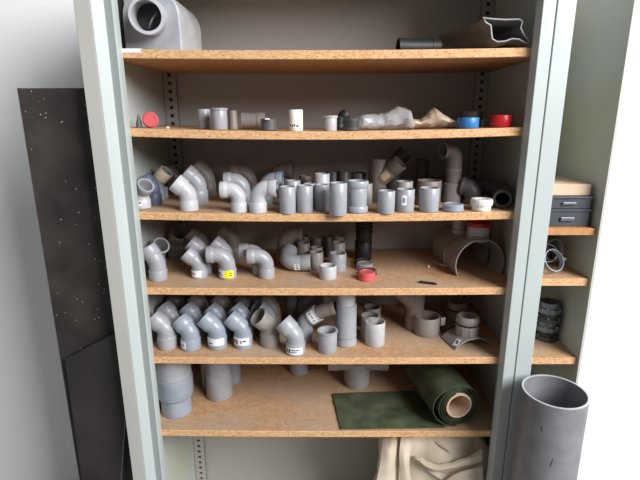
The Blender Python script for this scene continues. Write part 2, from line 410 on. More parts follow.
def coupling(label, sh, px, ybot=None, ytop=None, Y=None, w=None, r=0, h=None, mat='gray', rim=True, st=None, group=None, name='pipe_coupling', ring=None, flange=False, cat='pipe coupling', z_off=0, taper=1):
    c, r = place(sh, px, ybot, Y, r, w); c.z += z_off
    if h is None: h = top_z(c, r, px, ytop)
    t = thing(name, label, cat, c, group)
    wl = .0034; prof = [(r - .001, 0), (r, .0012), (r * taper, h - .0012), (r * taper - .001, h), (r * taper - wl, h), (r * taper - wl - .0006, h - .004), (r - wl - .0008, .001), (r - wl, 0)]
    MB().lathe(prof, 40, True).build('barrel', mat, t)
    MB().lathe([(r - wl - .0004, h * .5 - .002), (r - wl - .005, h * .5 - .002), (r - wl - .005, h * .5 + .002), (r - wl - .0004, h * .5 + .002)], 40, True).build('stop_ring', mat, t)
    if flange: MB().lathe([(r - .0005, h - .006), (r + .0025, h - .005), (r + .0025, h - .0003), (r - .0005, h - .0003)], 40, True).build('rim', mat, t)
    if ring:
        for k, (z0, z1) in enumerate(ring):
            MB().lathe([(r - .0005, z0), (r + .002, z0), (r + .0036, z0 + .003), (r + .0036, z1 - .003), (r + .002, z1), (r - .0005, z1)], 40, True).build('collar', mat, t)
    if st: sticker(t, r, *st[:4], **(st[4] if len(st) > 4 else {}))
    return t
def cap(label, sh, px, ybot=None, ytop=None, Y=None, w=None, r=0, h=None, mat='dark', tiers=None, z_off=0, ribs=0, name='pipe_cap', group=None, cat='pipe cap', mat2=None):
    c, r = place(sh, px, ybot, Y, r, w); c.z += z_off
    if h is None: h = top_z(c, r, px, ytop)
    t = thing(name, label, cat, c, group)
    if tiers:
        k = tiers
        MB().lathe([(.001, .001), (r * .86, 0), (r * .88, .001), (r * .88, h * k), (.001, h * k)], 40).build('thread_body', mat2 or mat, t)
        n = 40; mb = MB(); mb.lathe([(.001, h * k), (r * .97, h * k), (r, h * k + .002), (r, h - .003), (r * .95, h), (r * .6, h), (r * .55, h - .002), (.001, h - .002)], n).build('screw_lid', mat, t)
        mb = MB()
        for j in range(18):
            a = 2 * PI * j / 18; m = Matrix.Rotation(a, 4, 'Z'); b = MB().box(r - .0012, r + .0004, -.0012, .0012, h * k + .003, h - .004).tf(m); mb.add(b.v, b.f)
        mb.build('grip_ribs', mat, t)
    else:
        prof = [(.0005, 0), (r - .001, 0), (r, .001)]
        for j in range(ribs):
            z0 = h * (.15 + .7 * j / ribs); prof += [(r, z0), (r - .0016, z0 + .001), (r - .0016, z0 + .002), (r, z0 + .003)]
        prof += [(r * .99, h - .002), (r - .0025, h), (r * .8, h), (r * .77, h - .0015), (.0005, h - .0015)]
        MB().lathe(prof, 40).build('lid', mat, t)
        MB().lathe([(r - .0004, h * .08), (r + .0014, h * .08), (r + .0014, h * .28), (r - .0004, h * .28)], 40, True).build('rim', mat2 or mat, t)
    return t
def lying_pipe(label, sh, px, Y, r, L, az, mat, name='pipe_offcut', cat='pipe', group=None, ring=True, tilt=0):
    c, r = place(sh, px, None, Y, r)
    t = thing(name, label, cat, c, group); d = Vector((math.cos(rad(az)) * math.cos(rad(tilt)), math.sin(rad(az)) * math.cos(rad(tilt)), math.sin(rad(tilt))))
    o = Vector((0, 0, r / max(.5, math.cos(rad(tilt))) + L / 2 * math.sin(rad(abs(tilt)))))
    MB().tube([o - d * L / 2, o, o + d * L / 2], r - .0015, r - .005).build('barrel', mat, t)
    for s in (-1, 1):
        MB().tube([o + d * (s * L / 2), o + d * (s * (L / 2 - .022))], r, r - .0042).build('socket', mat, t)
    return t

# ============================ SHELF 1 =====================================
# gray housing with round spigot
Y0, Y1 = .05, .27
zb = ZS[1] - .0005
xa, xb = at_y(125, 45, Y0).x, at_y(181, 45, Y0).x
hs = thing('trap_housing', 'bulky gray plastic housing with a round pipe spigot in front', 'housing', ((xa + xb) / 2, Y0, zsh(1, (xa + xb) / 2)))
wd = (xb - xa) / 2; hh = .205; cr = wd * .94
def arch(w, h, r, n=8):
    p = [(-w, .001), (w, .001)]
    for k in range(n + 1):
        a = (PI / 2) * k / n; p.append((w - r + r * math.cos(a), h - r + r * math.sin(a)))
    for k in range(n + 1):
        a = PI / 2 + (PI / 2) * k / n; p.append((-w + r + r * math.cos(a), h - r + r * math.sin(a)))
    return p
hh = .152
MB().prism(arch(wd, hh, cr), .004, Y1 - Y0).build('shell', 'light', hs, 30, bevel=.003)
MB().prism(arch(wd - .0015, hh - .0015, cr - .001), 0, .0045).build('front_face', 'gray', hs, 30, bevel=.001)
pc = at_y(146.5, 15.5, Y0 - .06); pb = at_y(150.5, 18, Y0)
rr = 17.8 * mpp(pc); q0 = pb - hs.location; q1 = pc - hs.location
MB().tube([q0 + Vector((0, .004, 0)), q0.lerp(q1, .5), q0.lerp(q1, .97), q1], [rr, rr, rr, rr - .001], rr - .0085, 40).build('spigot', 'light', hs)
MB().lathe([(.001, 0), (rr - .0085, 0)], 32).tf(Matrix.Translation(q0 + Vector((0, -.002, 0))) @ Matrix.Rotation(PI / 2, 4, 'X')).build('spigot_shade', 'black', hs)  # black disc inside the spigot, painting the shade of the hollow
MB().tube([q0 + Vector((.008, -.0035, -.006)), q0 + Vector((.011, -.003, -.008))], rr * .55, rr * .5, 24).build('inner_ring', 'warm', hs)
o = MB().box(x_at(118.0, .1, ZS[1]) + .004, xa - .012, .06, .075, 0, .21).build('black_strip', 'black', None, 0, loc=(0, 0, ZS[1] - .0003)); o.location = (0, 0, zsh(1, -.49))  # solid black box filling the gap beside the housing
tag(o, 'narrow black strip filling the dark gap between the gray housing and the cabinet side', 'strip')
pL, pR = at_y(122.3, 50, 0), at_y(141, 50, 0)
o = MB().add([(0, -.0012, -.008), (pR.x - pL.x, -.0012, -.008), (pR.x - pL.x, -.0012, .0015), (0, -.0012, .0015), (0, .02, .0015), (pR.x - pL.x, .02, .0015), (0, -.0004, -.008), (pR.x - pL.x, -.0004, -.008), (pR.x - pL.x, -.0004, .0006), (0, -.0004, .0006), (0, .02, .0006), (pR.x - pL.x, .02, .0006)],
             [(0, 1, 2, 3), (3, 2, 5, 4), (6, 9, 8, 7), (9, 10, 11, 8), (0, 3, 9, 6), (3, 4, 10, 9), (1, 7, 8, 2), (2, 8, 11, 5), (0, 6, 7, 1), (4, 5, 11, 10)]).build('paper_strip', 'sticker', None, 0)
o.location = (pL.x, 0, zsh(1, pL.x + .025)); tag(o, 'white paper strip folded over the front of the top shelf', 'paper')
# flattened downpipe
end = [(483, 17.5), (490, 18.5), (505, 19.5), (519, 19), (523, 21.5), (521, 28), (524, 34), (529, 41), (527.5, 44.5), (524, 43), (519, 40), (512, 39.5), (505, 42), (497, 42.5), (492, 39.5), (491, 33), (490.5, 26), (485.5, 23)]
dp = thing('downpipe', 'dented gray flattened downpipe with an open white-edged end', 'pipe', (x_at(500, .04, ZS[1]), .04, zsh(1, .41)))
E0 = []
for px, py in end: E0.append(at_y(px, py, .02 + (px - 483) * -.0002) - dp.location)
zmin = min(p.z for p in E0); 
for p in E0: p.z -= zmin - .0105
cE = sum(E0, Vector()) / len(E0)
mid = at_y(455, 40, .15) - dp.location; far = at_y(458, 42, .21) - dp.location
rings = []; K = 14
for k in range(K + 1):
    t = k / K
    cc = cE.lerp(far, t)
    sq = 1 - .04 * t; dr = (far - cE)
    ring_ = []
    for p in E0:
        q = p - cE; q = Vector((q.x * (1 - .1 * t), q.y, q.z * sq))
        bulge = 1 + .05 * math.sin(k * 1.9) * t
        ring_.append(cc + Vector((q.x * bulge, q.y, q.z)))
    zm = min(v.z for v in ring_); 
    for v in ring_: v.z += (.002 if k else .0105) * 1 - zm if k else 0
    rings.append(ring_)
for v in rings[0]: pass
mb = MB(); n = len(E0)
def shrink(rg, d):
    c = sum(rg, Vector()) / len(rg); out = []
    m = len(rg)
    for i in range(m):
        tg = (rg[(i + 1) % m] - rg[i - 1]); nn = Vector((tg.z, 0, -tg.x)).normalized(); out.append(rg[i] + nn * d)
    return out
sgn = 1
area = sum(E0[i].x * E0[(i + 1) % n].z - E0[(i + 1) % n].x * E0[i].z for i in range(n))
th = .003 * (1 if area < 0 else -1)
vs = []; fs = []
for rg in rings: vs += rg
for rg in rings: vs += shrink(rg, th)
Q = len(rings) * n
for k in range(K):
    for i in range(n):
        j = (i + 1) % n
        fs.append((k * n + i, k * n + j, (k + 1) * n + j, (k + 1) * n + i)); fs.append((Q + k * n + j, Q + k * n + i, Q + (k + 1) * n + i, Q + (k + 1) * n + j))
fs.append(tuple(K * n + i for i in range(n)))
mb.add(vs, fs); mb.build('profile', 'downpipe', dp, 50)
mb = MB(); rim = shrink(rings[0], -th * .15); rin = shrink(rings[0], th * .9); dy = Vector((0, -.0012, 0))
mb.add([v + dy for v in rim] + [v + dy for v in rin] + [v - dy for v in rim] + [v - dy for v in rin],
       [f for i in range(n) for f in ((i, (i + 1) % n, n + (i + 1) % n, n + i), (2 * n + i, 2 * n + (i + 1) % n, (i + 1) % n, i), (n + i, n + (i + 1) % n, 3 * n + (i + 1) % n, 3 * n + i))])
mb.build('cut_edge', 'gray', dp, 30)
lying_pipe('short black pipe lying behind the flattened downpipe at its closed end', 1, 418, .15, .024, .115, 6, 'black')

# ============================ SHELF 2 =====================================
g2 = None
t = cap('round pink-red cap leaning on its edge on the eye-level shelf', 2, 151.5, Y=.06, r=.0195, h=.016, mat='pink')
for ch in t.children: pass
t.rotation_euler = (rad(82), 0, rad(12)); t.location.z += .0197; t.location.y += .0
o = MB().lathe([(.0005, .036), (.004, .026), (.008, .012), (.009, 0), (.0005, 0)], 8).build('dark_cone', 'dark', None, 30)
o.location = place(2, 139.5, Y=.05, r=.009)[0]; tag(o, 'small dark pointed cone beside the pink-red cap', 'cone')
o = MB().box(-.004, .004, -.003, .003, 0, .006).build('plastic_scrap', 'cream', None, 0, bevel=.001); o.location = place(2, 168, Y=.04, r=.01)[0]; tag(o, 'tiny cream scrap on the eye-level shelf', 'scrap')
coupling('narrow gray coupling left of the taller one on the eye-level shelf', 2, 205, Y=.11, w=12.4, h=.053, mat='gray')
coupling('tall gray coupling on the eye-level shelf, left group', 2, 220, Y=.06, w=15.6, h=.056, mat='gray', flange=True)
coupling('slim taupe conical sleeve right of the tall gray coupling', 2, 233.5, Y=.10, w=9.5, h=.051, mat='taupe', taper=.82, cat='sleeve')
lying_pipe('brown-gray pipe piece lying behind the dark cap', 2, 254, .14, .0235, .066, 4, 'taupe')
t = cap('low dark gray cap with a pale mark, left of the white coupling', 2, 269, Y=.05, w=15.6, h=.031, mat='dark')
MB().box(-.006, .006, -.0285, -.0262, .0285, .0318).build('pale_mark', 'sticker', t, 0)
t = coupling('bright white coupling with faint lettering on the eye-level shelf', 2, 296, Y=.045, w=14, h=.054, mat='white')
r_ = .5 * 14 * mpp(t.location)
sticker(t, r_, .008, .02, 215, 300, 'white', ((.05, .2, .3, .8), (.3, .42, .2, .7), (.5, .62, .3, .8), (.72, .95, .2, .6)))
coupling('light gray cup with a wider rim before the dark elbow', 2, 330.5, Y=.045, w=12.6, h=.039, mat='light', flange=True, cat='pipe cup')
elbow('black elbow tilted up behind the light gray cup', 2, 339.5, Y=.135, r=.0165, az=15, ang=50, l1=1.2, br=.9, l2=1.2, mat='black')
cap('dark ribbed cap in front of the clear plastic bag', 2, 351.5, Y=.045, w=16, h=.032, mat='ribbed', ribs=5)
# crumpled bags
def crumple(name, label, sh, pxa, pxb, Y, prof, depth, mat, seed, amp=.005, freq=38, cat='bag', flat=True):
    """lying crumpled bag: height profile (fraction, metres) from left to right"""
    xa = x_at(pxa, Y, ZS[sh]); xb = x_at(pxb, Y, ZS[sh]); n, k = 34, 16
    loc = Vector((xa, Y, max(zsh(sh, xa), zsh(sh, xb)) + .0006)); vs = []; fs = []
    for i in range(n + 1):
        u = i / n
        for a in range(len(prof) - 1):
            if prof[a][0] <= u <= prof[a + 1][0]:
                f = (u - prof[a][0]) / (prof[a + 1][0] - prof[a][0]); h = prof[a][1] * (1 - f) + prof[a + 1][1] * f; w = (prof[a][2] * (1 - f) + prof[a + 1][2] * f) * depth; break
        for j in range(k):
            t = 2 * PI * j / k
            p = Vector(((xb - xa) * u, math.cos(t) * w, h * .5 + h * .5 * math.sin(t)))
            q = noise.noise_vector(Vector((p.x * freq + seed, p.y * freq, p.z * freq))); s = noise.noise_vector(Vector((p.x * freq * 2.3, p.y * freq * 2.3 + seed, p.z * freq * 2.3)))
            p += q * amp + s * amp * .6
            p.z = max(p.z, .0006 + .0004 * (j % 2))
            vs.append(p)
    for i in range(n):
        for j in range(k):
            fs.append((i * k + j, i * k + (j + 1) % k, (i + 1) * k + (j + 1) % k, (i + 1) * k + j))
    fs.append(tuple(range(k))); fs.append(tuple(n * k + j for j in reversed(range(k))))
    o = MB().add(vs, fs).build(name, mat, None, 28); o.location = loc
    return tag(o, label, cat)
crumple('plastic_bag', 'crumpled clear plastic bag lying on the eye-level shelf', 2, 352, 413, .1, [(0, .018, .5), (.15, .04, .8), (.5, .04, .8), (.72, .058, 1), (.9, .055, 1), (1, .02, .6)], .05, 'film', 3, .006, 30)
crumple('paper_bag', 'crumpled brownish wrapper right of the clear plastic bag', 2, 409, 459, .11, [(0, .03, .7), (.2, .022, .7), (.5, .052, .8), (.7, .034, .9), (1, .008, 1)], .045, 'paperbag', 9, .005, 26, cat='wrapper')
cap('dark domed cap behind the blue tape roll', 2, 470, Y=.16, w=22, h=.043, mat='ribbed', ribs=2)
def tape(label, px, Y, w, h, mat):
    c, r = place(2, px, Y=Y, w=w); t = thing('tape_roll', label, 'tape', c)
    MB().lathe([(r * .62, 0), (r - .0008, 0), (r, .001), (r, h - .001), (r - .0008, h), (r * .62, h)], 40, True).build('wound_tape', mat, t)
    MB().lathe([(r * .56, .0005), (r * .62, .0005), (r * .62, h - .0005), (r * .56, h - .0005)], 40, True).build('core', 'core', t)
tape('blue tape roll on the eye-level shelf', 467.5, .05, 21, .027, 'tapeblue')
tape('red tape roll on the eye-level shelf', 500.5, .05, 22, .03, 'red')
t = thing('hose_clamp', 'small gray metal clamp between the blue and red tape rolls', 'clamp', place(2, 484.5, Y=.14, r=.012)[0])
MB().lathe([(.0145, 0), (.016, 0), (.016, .02), (.0145, .02)], 28, True).build('band', 'zinc', t)
MB().box(-.005, .005, -.024, -.0155, .003, .022).build('screw_housing', 'zinc', t, 0, bevel=.001); MB().lathe([(.0005, 0), (.0035, 0), (.0035, .014), (.0005, .014)], 12).tf(Matrix.Translation((-.007, -.019, .012)) @ Matrix.Rotation(PI / 2, 4, 'Y')).build('screw', 'zinc', t)

# ============================ SHELF 3 =====================================
elbow('small pale elbow with an open ring nearest the cabinet left side', 3, 143, ybot=209.5, w=17, az=322, ang=50, l1=1.35, br=1.0, l2=1.05, mat='light', s2='gray', st=(.008, .022, 250, 290))
elbow('slate-blue elbow just behind the small open-ringed one', 3, 155, Y=.10, r=.021, az=165, ang=45, l1=1.9, mat='navy')
elbow('blue-gray elbow with a cream socket behind the slate-blue one', 3, 158.5, Y=.155, r=.0225, az=-8, ang=46, l1=1.9, br=1.1, l2=1.7, mat='blue', s2='cream')
o = coupling('short pale blue-gray sleeve at the foot of the cream-socketed elbow', 3, 164.5, ybot=199, w=8.5, h=.036, mat='light', cat='sleeve')
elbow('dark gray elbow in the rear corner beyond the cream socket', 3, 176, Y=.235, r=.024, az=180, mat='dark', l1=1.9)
elbow('pale gray 45-degree elbow, foremost of the left trio', 3, 189.7, ybot=212, w=19, az=190, ang=47, l1=1.35, br=1.15, l2=1.25, mat='light')
elbow('pale gray 45-degree elbow second in the left trio', 3, 199.5, Y=.115, r=.0268, az=190, ang=47, l1=1.9, br=1.15, l2=1.2, mat='gray')
elbow('olive-gray 45-degree elbow third in the left trio', 3, 208, Y=.21, r=.028, az=190, ang=47, l1=1.9, br=1.15, l2=1.25, mat='warm')
elbow('whitish right-angle elbow pointing left toward the trio', 3, 239.5, ybot=213.5, w=17, az=184, ang=90, l1=1.5, br=1.15, l2=.95, mat='light')
elbow('gray right-angle elbow behind the whitish one pointing left', 3, 243.5, Y=.118, r=.0245, az=184, ang=90, l1=1.75, br=1.15, l2=1.0, mat='gray')
elbow('warm gray right-angle elbow at the back behind both left-pointing ones', 3, 250, Y=.215, r=.027, az=188, ang=90, l1=1.7, br=1.2, l2=.9, mat='taupe')
elbow('whitish right-angle elbow pointing right toward the couplings', 3, 258.3, ybot=214, w=18, az=-4, ang=90, l1=1.5, br=1.2, l2=1.0, mat='light')
elbow('gray-blue right-angle elbow behind the right-pointing whitish one', 3, 266, Y=.125, r=.0245, az=-4, ang=90, l1=1.75, br=1.2, l2=.9, mat='blue')
elbow('brown-gray right-angle elbow at the back, left of the dark lids', 3, 276, Y=.225, r=.028, az=-8, ang=90, l1=1.7, br=1.3, l2=.8, mat='taupe')
G = 'upright gray couplings on the middle shelf'
coupling('leftmost front coupling beside the right-pointing white elbow', 3, 287.8, 214.6, 187.5, w=16.5, mat='gray', group=G)
coupling('front gray coupling second in the upright row', 3, 305, 213.6, 186.5, w=16.5, mat='gray', group=G)
coupling('gray coupling standing behind the leftmost front one', 3, 293.5, Y=.09, w=14.5, h=.078, mat='gray', group=G)
coupling('gray coupling standing behind the second of the row', 3, 309.5, Y=.088, w=12, h=.07, mat='gray', group=G)
coupling('taupe coupling further back above the second of the row', 3, 305.5, Y=.165, w=12, h=.078, mat='taupe', group=G)
coupling('gray coupling third in the row, left of the tall one', 3, 321.8, 211.5, 185.3, w=14.6, mat='gray', group=G)
coupling('pale gray coupling poking up behind the third of the row', 3, 322, Y=.11, w=15.2, h=.094, mat='light', group=G)
coupling('tallest front coupling, pale gray, left of the collared one', 3, 338, 216.5, 183.8, w=18, mat='gray', group=G)
coupling('collared gray coupling with thick rings at both ends', 3, 357.2, 214, 182.5, w=19.2, mat='gray', ring=((.001, .018), (.068, .086)), group=G)
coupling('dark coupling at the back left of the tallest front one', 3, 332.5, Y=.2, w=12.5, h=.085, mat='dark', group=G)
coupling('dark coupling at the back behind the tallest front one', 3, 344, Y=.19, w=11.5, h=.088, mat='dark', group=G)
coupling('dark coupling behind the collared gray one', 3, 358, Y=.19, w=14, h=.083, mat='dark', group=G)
coupling('gray coupling half hidden right behind the collared one', 3, 366, Y=.105, w=12, h=.066, mat='warm', group=G)
coupling('shorter gray coupling standing between collared and stickered ones', 3, 385.8, 214.5, 191.8, w=17.4, mat='gray', group=G)
coupling('gray coupling bearing a white barcode sticker', 3, 404.6, 213, 190.2, w=18.4, mat='gray', st=(.02, .047, 238, 268, dict(prints=((.25, .4, .25, .75), (.5, .6, .25, .75), (.68, .76, .25, .75)))), group=G)
coupling('gray coupling directly behind the barcode-stickered one', 3, 403.5, Y=.095, w=16.5, h=.073, mat='warm', group=G)
coupling('gray coupling at the right end of the upright row', 3, 428.3, 213, 189, w=20, mat='gray', group=G)
coupling('wide taupe socket behind the right end coupling', 3, 428, Y=.115, w=24, h=.07, mat='taupe', group=G)
def branch(label, sh, px, Y, r, h, az, ang, zj, L, mat, stk=False, name='pipe_branch', cat='pipe branch'):
    c, r = place(sh, px, Y=Y, r=r); t = thing(name, label, cat, c)
    MB().tube([(0, 0, 0), (0, 0, h * .5), (0, 0, h)], r - .0016, r - .005).build('main_pipe', mat, t)
    MB().tube([(0, 0, 0), (0, 0, .045)], r, r - .004).build('socket', mat, t); MB().tube([(0, 0, h - .04), (0, 0, h)], r, r - .004).build('socket', mat, t)
    d = Vector((math.cos(rad(az)) * math.sin(rad(ang)), math.sin(rad(az)) * math.sin(rad(ang)), math.cos(rad(ang)))); o = Vector((0, 0, zj))
    p1 = o + d * (r * .35); e = o + d * L
    MB().tube([p1, o + d * (L * .5), e], r - .0018, r - .005).build('branch_pipe', mat, t)
    MB().tube([e - d * .034, e - d * .032, e], [r - .0012, r, r], r - .004).build('branch_socket', mat, t)
    if stk:
        x = d.cross(Vector((0, 0, 1))).normalized(); y = d.cross(x)
        m = Matrix(((x.x, y.x, d.x, e.x), (x.y, y.y, d.y, e.y), (x.z, y.z, d.z, e.z), (0, 0, 0, 1)))
        # face turned to the viewer
        ca = math.degrees(math.atan2(Vector((0, -1, .1)).dot(y), Vector((0, -1, .1)).dot(x)))
        sticker(t, r - .0016, -.068, -.042, ca - 30, ca + 25, 'tan', None, m)
    return t
branch('dark Y-branch with a tan sticker behind the shorter coupling', 3, 377.5, .16, .0255, .128, -25, 48, .06, .09, 'taupe', True)
elbow('dark elbow leaning at the back beyond the tan-stickered branch', 3, 393, Y=.245, r=.025, az=5, ang=45, l1=3.6, br=1.2, l2=1.5, mat='dark')
coupling('dark pipe sleeve upright at the back above the end coupling', 3, 421, Y=.235, w=12.5, h=.113, mat='dark', cat='sleeve')
lying_pipe('dark pipe piece lying at the back, left of the tall swan-neck pipe', 3, 436, .205, .031, .075, 5, 'dark')
# swan-neck pipe
c, r = place(3, 451.5, ybot=203.5, w=19.5); t = thing('swan_neck_pipe', 'tall taupe swan-neck pipe with its mouth turned left', 'pipe', c)
hz = top_z(c, r, 451.5, 184); r2 = r * .78; ht = top_z(c, r, 453, 150)
MB().lathe([(r - .001, 0), (r, .001), (r, hz - .001), (r - .001, hz), (r2 - .001, hz), (r2 - .001, hz - .01), (r - .004, hz - .012), (r - .004, 0)], 36, True).build('wide_socket', 'warm', t)
P = [Vector((0, 0, hz - .012)), Vector((0, 0, hz + .02)), Vector((0, 0, ht - .028))]
for k in range(1, 10):
    a = rad(95) * k / 9; P.append(Vector((-.026 * (1 - math.cos(a)), -.006 * (1 - math.cos(a)), ht - .028 + .026 * math.sin(a))))
P.append(P[-1] + Vector((-.0085, -.003, -.0005)))
MB().tube(P, r2, r2 - .0035).build('swan_neck', 'taupe', t)
MB().tube([P[-1] + Vector((.003, .001, 0)), P[-1] + Vector((-.001, -.0003, 0))], r2 + .0008, r2 - .003).build('mouth_rim', 'warm', t)
MB().tube([(0, 0, ht - .062), (0, 0, ht - .056)], r2 + .0012, r2 - .001).build('joint', 'warm', t)
cap('flat blue-gray cap in front of the swan-neck pipe', 3, 452.6, 212.5, 205.5, w=21, mat='blue')
cap('cream-white screw cap with a ribbed lid beside the black hoses', 3, 480.8, 212.3, 200.5, w=21.6, mat='white', tiers=.45)
elbow('glossy dark gray elbow bending down behind the white screw cap', 3, 473, Y=.115, r=.0285, az=152, ang=82, l1=.55, br=1.05, l2=.35, mat='dark')
# rubber hoses
def hose(label, pts, r, mat, name='rubber_hose', rings=6):
    base = Vector((pts[0][0], pts[0][1], zsh(3, pts[0][0]))); t = thing(name, label, 'hose', base)
    P = []; n = 24; V = [Vector(p) - base for p in pts]
    for i in range(n + 1):
        u = i / n * (len(V) - 1); k = min(int(u), len(V) - 2); f = u - k
        a = V[max(0, k - 1)]; b = V[k]; c_ = V[k + 1]; d = V[min(len(V) - 1, k + 2)]
        P.append(.5 * ((2 * b) + (c_ - a) * f + (2 * a - 5 * b + 4 * c_ - d) * f * f + (3 * b - a - 3 * c_ + d) * f ** 3))
    R = [r * (1 + (.05 if i % 3 == 0 and 2 < i < n - 1 else 0)) for i in range(n + 1)]
    MB().tube(P, R, r - .0045).build('sleeve', mat, t, 30)
    d = (P[0] - P[1]).normalized(); MB().tube([P[0] - d * .012, P[0] - d * .010, P[0], P[0] + d * .002], [r + .0005, r + .0022, r + .0022, r + .0005], r - .005).build('end_collar', mat, t)
    return t
z3 = zsh(3, .45)
h0 = Vector((x_at(502.5, .035, z3 + .03), .035, z3)); h1 = at_y(504, 184, .10); h2 = at_y(487, 184, .17)
hose('black ribbed rubber hose with its mouth open toward the viewer', [(h0.x, .035, z3 + .0292), (h0.x + .018, .085, z3 + .036), (h0.x + .016, .135, z3 + .043), (h0.x - .022, .185, z3 + .044)], .0235, 'ribbed')
hose('black rubber hose lying behind the open-mouthed one', [(.475, .245, z3 + .026), (.445, .285, z3 + .026), (.405, .335, z3 + .026)], .0225, 'black')
hose('curled black rubber pipe in the rear corner behind the elbow', [(.46, .36, z3 + .02), (.49, .345, z3 + .021), (.515, .30, z3 + .021)], .017, 'black')

# ============================ SHELF 4 =====================================
elbow('gray elbow closest to the cabinet left side, leaning left', 4, 156.5, ybot=282.3, w=18.3, az=180, ang=30, l1=1.45, br=2.2, l2=1.35, mat='gray')
elbow('gray elbow with a large open ring facing right, behind the leaning one', 4, 156, Y=.115, r=.0255, az=315, ang=55, l1=2.0, br=1.2, l2=1.2, mat='gray')
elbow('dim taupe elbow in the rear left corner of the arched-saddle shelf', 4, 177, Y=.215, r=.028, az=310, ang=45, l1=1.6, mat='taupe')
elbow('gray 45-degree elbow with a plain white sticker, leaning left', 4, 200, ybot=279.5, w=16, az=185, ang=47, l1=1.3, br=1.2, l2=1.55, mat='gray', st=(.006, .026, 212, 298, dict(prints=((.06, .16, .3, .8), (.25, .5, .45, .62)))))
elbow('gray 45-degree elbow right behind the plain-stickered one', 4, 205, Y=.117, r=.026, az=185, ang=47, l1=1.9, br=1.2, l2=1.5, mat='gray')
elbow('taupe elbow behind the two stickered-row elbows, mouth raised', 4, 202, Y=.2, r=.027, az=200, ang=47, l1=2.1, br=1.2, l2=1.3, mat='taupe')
elbow('right-angle elbow with a yellow and white sticker', 4, 228.5, ybot=280.3, w=17.5, az=184, ang=90, l1=1.45, br=1.35, l2=.9, mat='gray')
lab = bpy.data.objects['pipe_elbow'] if False else None
elb = [o for o in COL.objects if o.get('label') == 'right-angle elbow with a yellow and white sticker'][0]
rE = .5 * 17.5 * mpp(elb.location)
sticker(elb, rE, .006, .028, 205, 258, 'sticker', ((.1, .5, .55, .72), (.1, .7, .3, .4)))
y_ = sticker(elb, rE, .006, .028, 258, 318, 'yellow', ((.5, .8, .3, .42), (.55, .85, .6, .7))); y_['label'] = 'yellow half of the sticker'
elbow('gray 45-degree elbow behind the yellow-stickered right-angle one', 4, 227, Y=.118, r=.0265, az=185, ang=47, l1=1.9, br=1.2, l2=1.4, mat='gray')
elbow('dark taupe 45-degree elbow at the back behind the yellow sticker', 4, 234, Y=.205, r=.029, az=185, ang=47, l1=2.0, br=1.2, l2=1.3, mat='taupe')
elbow('gray right-angle elbow pointing left, right of the yellow-stickered one', 4, 267, ybot=279.8, w=16.3, az=184, ang=90, l1=1.55, br=1.25, l2=1.05, mat='gray')
elbow('gray right-angle elbow peeking behind the plain left-pointing one', 4, 260, Y=.116, r=.0235, az=184, ang=90, l1=1.75, br=1.25, l2=1.25, mat='gray')
elbow('large brown-gray right-angle elbow arching to the right at the back', 4, 285.5, Y=.19, r=.0285, az=0, ang=90, l1=2.0, br=1.4, l2=.6, mat='taupe')
# lying elbow
c, r = place(4, 303, ybot=273.5, w=17); t = thing('pipe_elbow', 'gray elbow lying on its side with white lettering on the bend', 'pipe elbow', c)
def lay(p): return Vector((p[0], p[1], p[2] + r))
P = [Vector((.024, -.002, .002)), Vector((-.018, 0, 0))]
for k in range(1, 13):
    a = rad(95) * k / 12; P.append(Vector((-.018 - .032 * math.sin(a), .032 * (1 - math.cos(a)), .012 * (k / 12) ** 2)))
P.append(P[-1] + Vector((.006, .026, .012)))
P = [lay(p) for p in P]
MB().tube(P, r - .0016, r - .005).build('bend', 'gray', t)
d0 = (P[0] - P[1]).normalized(); MB().tube([P[0] - d0 * .028, P[0] - d0 * .026, P[0], P[0] + d0 * .001], [r - .001, r, r, r - .001], r - .0045).build('socket', 'gray', t)
d1 = (P[-1] - P[-2]).normalized(); MB().tube([P[-1] - d1 * .02, P[-1]], r, r - .0045).build('socket', 'gray', t)
mb = MB()
for (u, v, s) in ((-.004, .006, .0045), (.006, .006, .004), (-.002, -.005, .0045), (.008, -.004, .004)):
    b = MB().lathe([(s * .6, -.0004), (s, -.0004), (s, .0004), (s * .6, .0004)], 14, True, a0=rad(40), a1=rad(330))
    b.tf(Matrix.Translation(Vector((-.018 + u, -.002 - math.sqrt(max(0, r * r - (v - .006) ** 2)) + .0027 * 0, r - .006 + v))) @ Matrix.Rotation(rad(72), 4, 'X')); mb.add(b.v, b.f)
mb.build('lettering', 'sticker', t)
coupling('short pale gray socket in front of the coupling cluster', 4, 328, 280.8, 267.8, w=17.6, mat='light', cat='pipe socket')
G = 'gray couplings clustered on the arched-saddle shelf'
coupling('gray coupling front left of the cluster behind the short socket', 4, 316.3, Y=.14, w=13.8, h=.058, mat='warm', group=G)
coupling('tall gray coupling front right of the cluster', 4, 337.8, 272.5, 255.2, w=17.2, mat='gray', group=G)
coupling('taupe coupling second row centre of the cluster', 4, 316.6, Y=.165, w=11.8, h=.062, mat='warm', group=G)
coupling('taupe coupling back row centre of the cluster', 4, 317, Y=.245, w=11.5, h=.066, mat='taupe', group=G)
coupling('taupe coupling left of the cluster, second row', 4, 304, Y=.17, w=12.5, h=.075, mat='taupe', group=G)
coupling('taupe coupling at the back left of the cluster', 4, 304.5, Y=.25, w=11.5, h=.068, mat='taupe', group=G)
coupling('gray coupling behind the tall front right one', 4, 338.5, Y=.165, w=13.2, h=.079, mat='warm', group=G)
coupling('dark coupling at the back right of the cluster', 4, 338.5, Y=.24, w=12.5, h=.072, mat='taupe', group=G)
coupling('slim dark coupling between the centre and right rows', 4, 328.5, Y=.23, w=7.5, h=.072, mat='dark', group=G)
coupling('black pipe stub standing at the back behind the red cap', 4, 363, Y=.215, w=17, h=.062, mat='black', cat='pipe')
c0 = [o for o in COL.objects if o.get('label') == 'black pipe stub standing at the back behind the red cap'][0].location
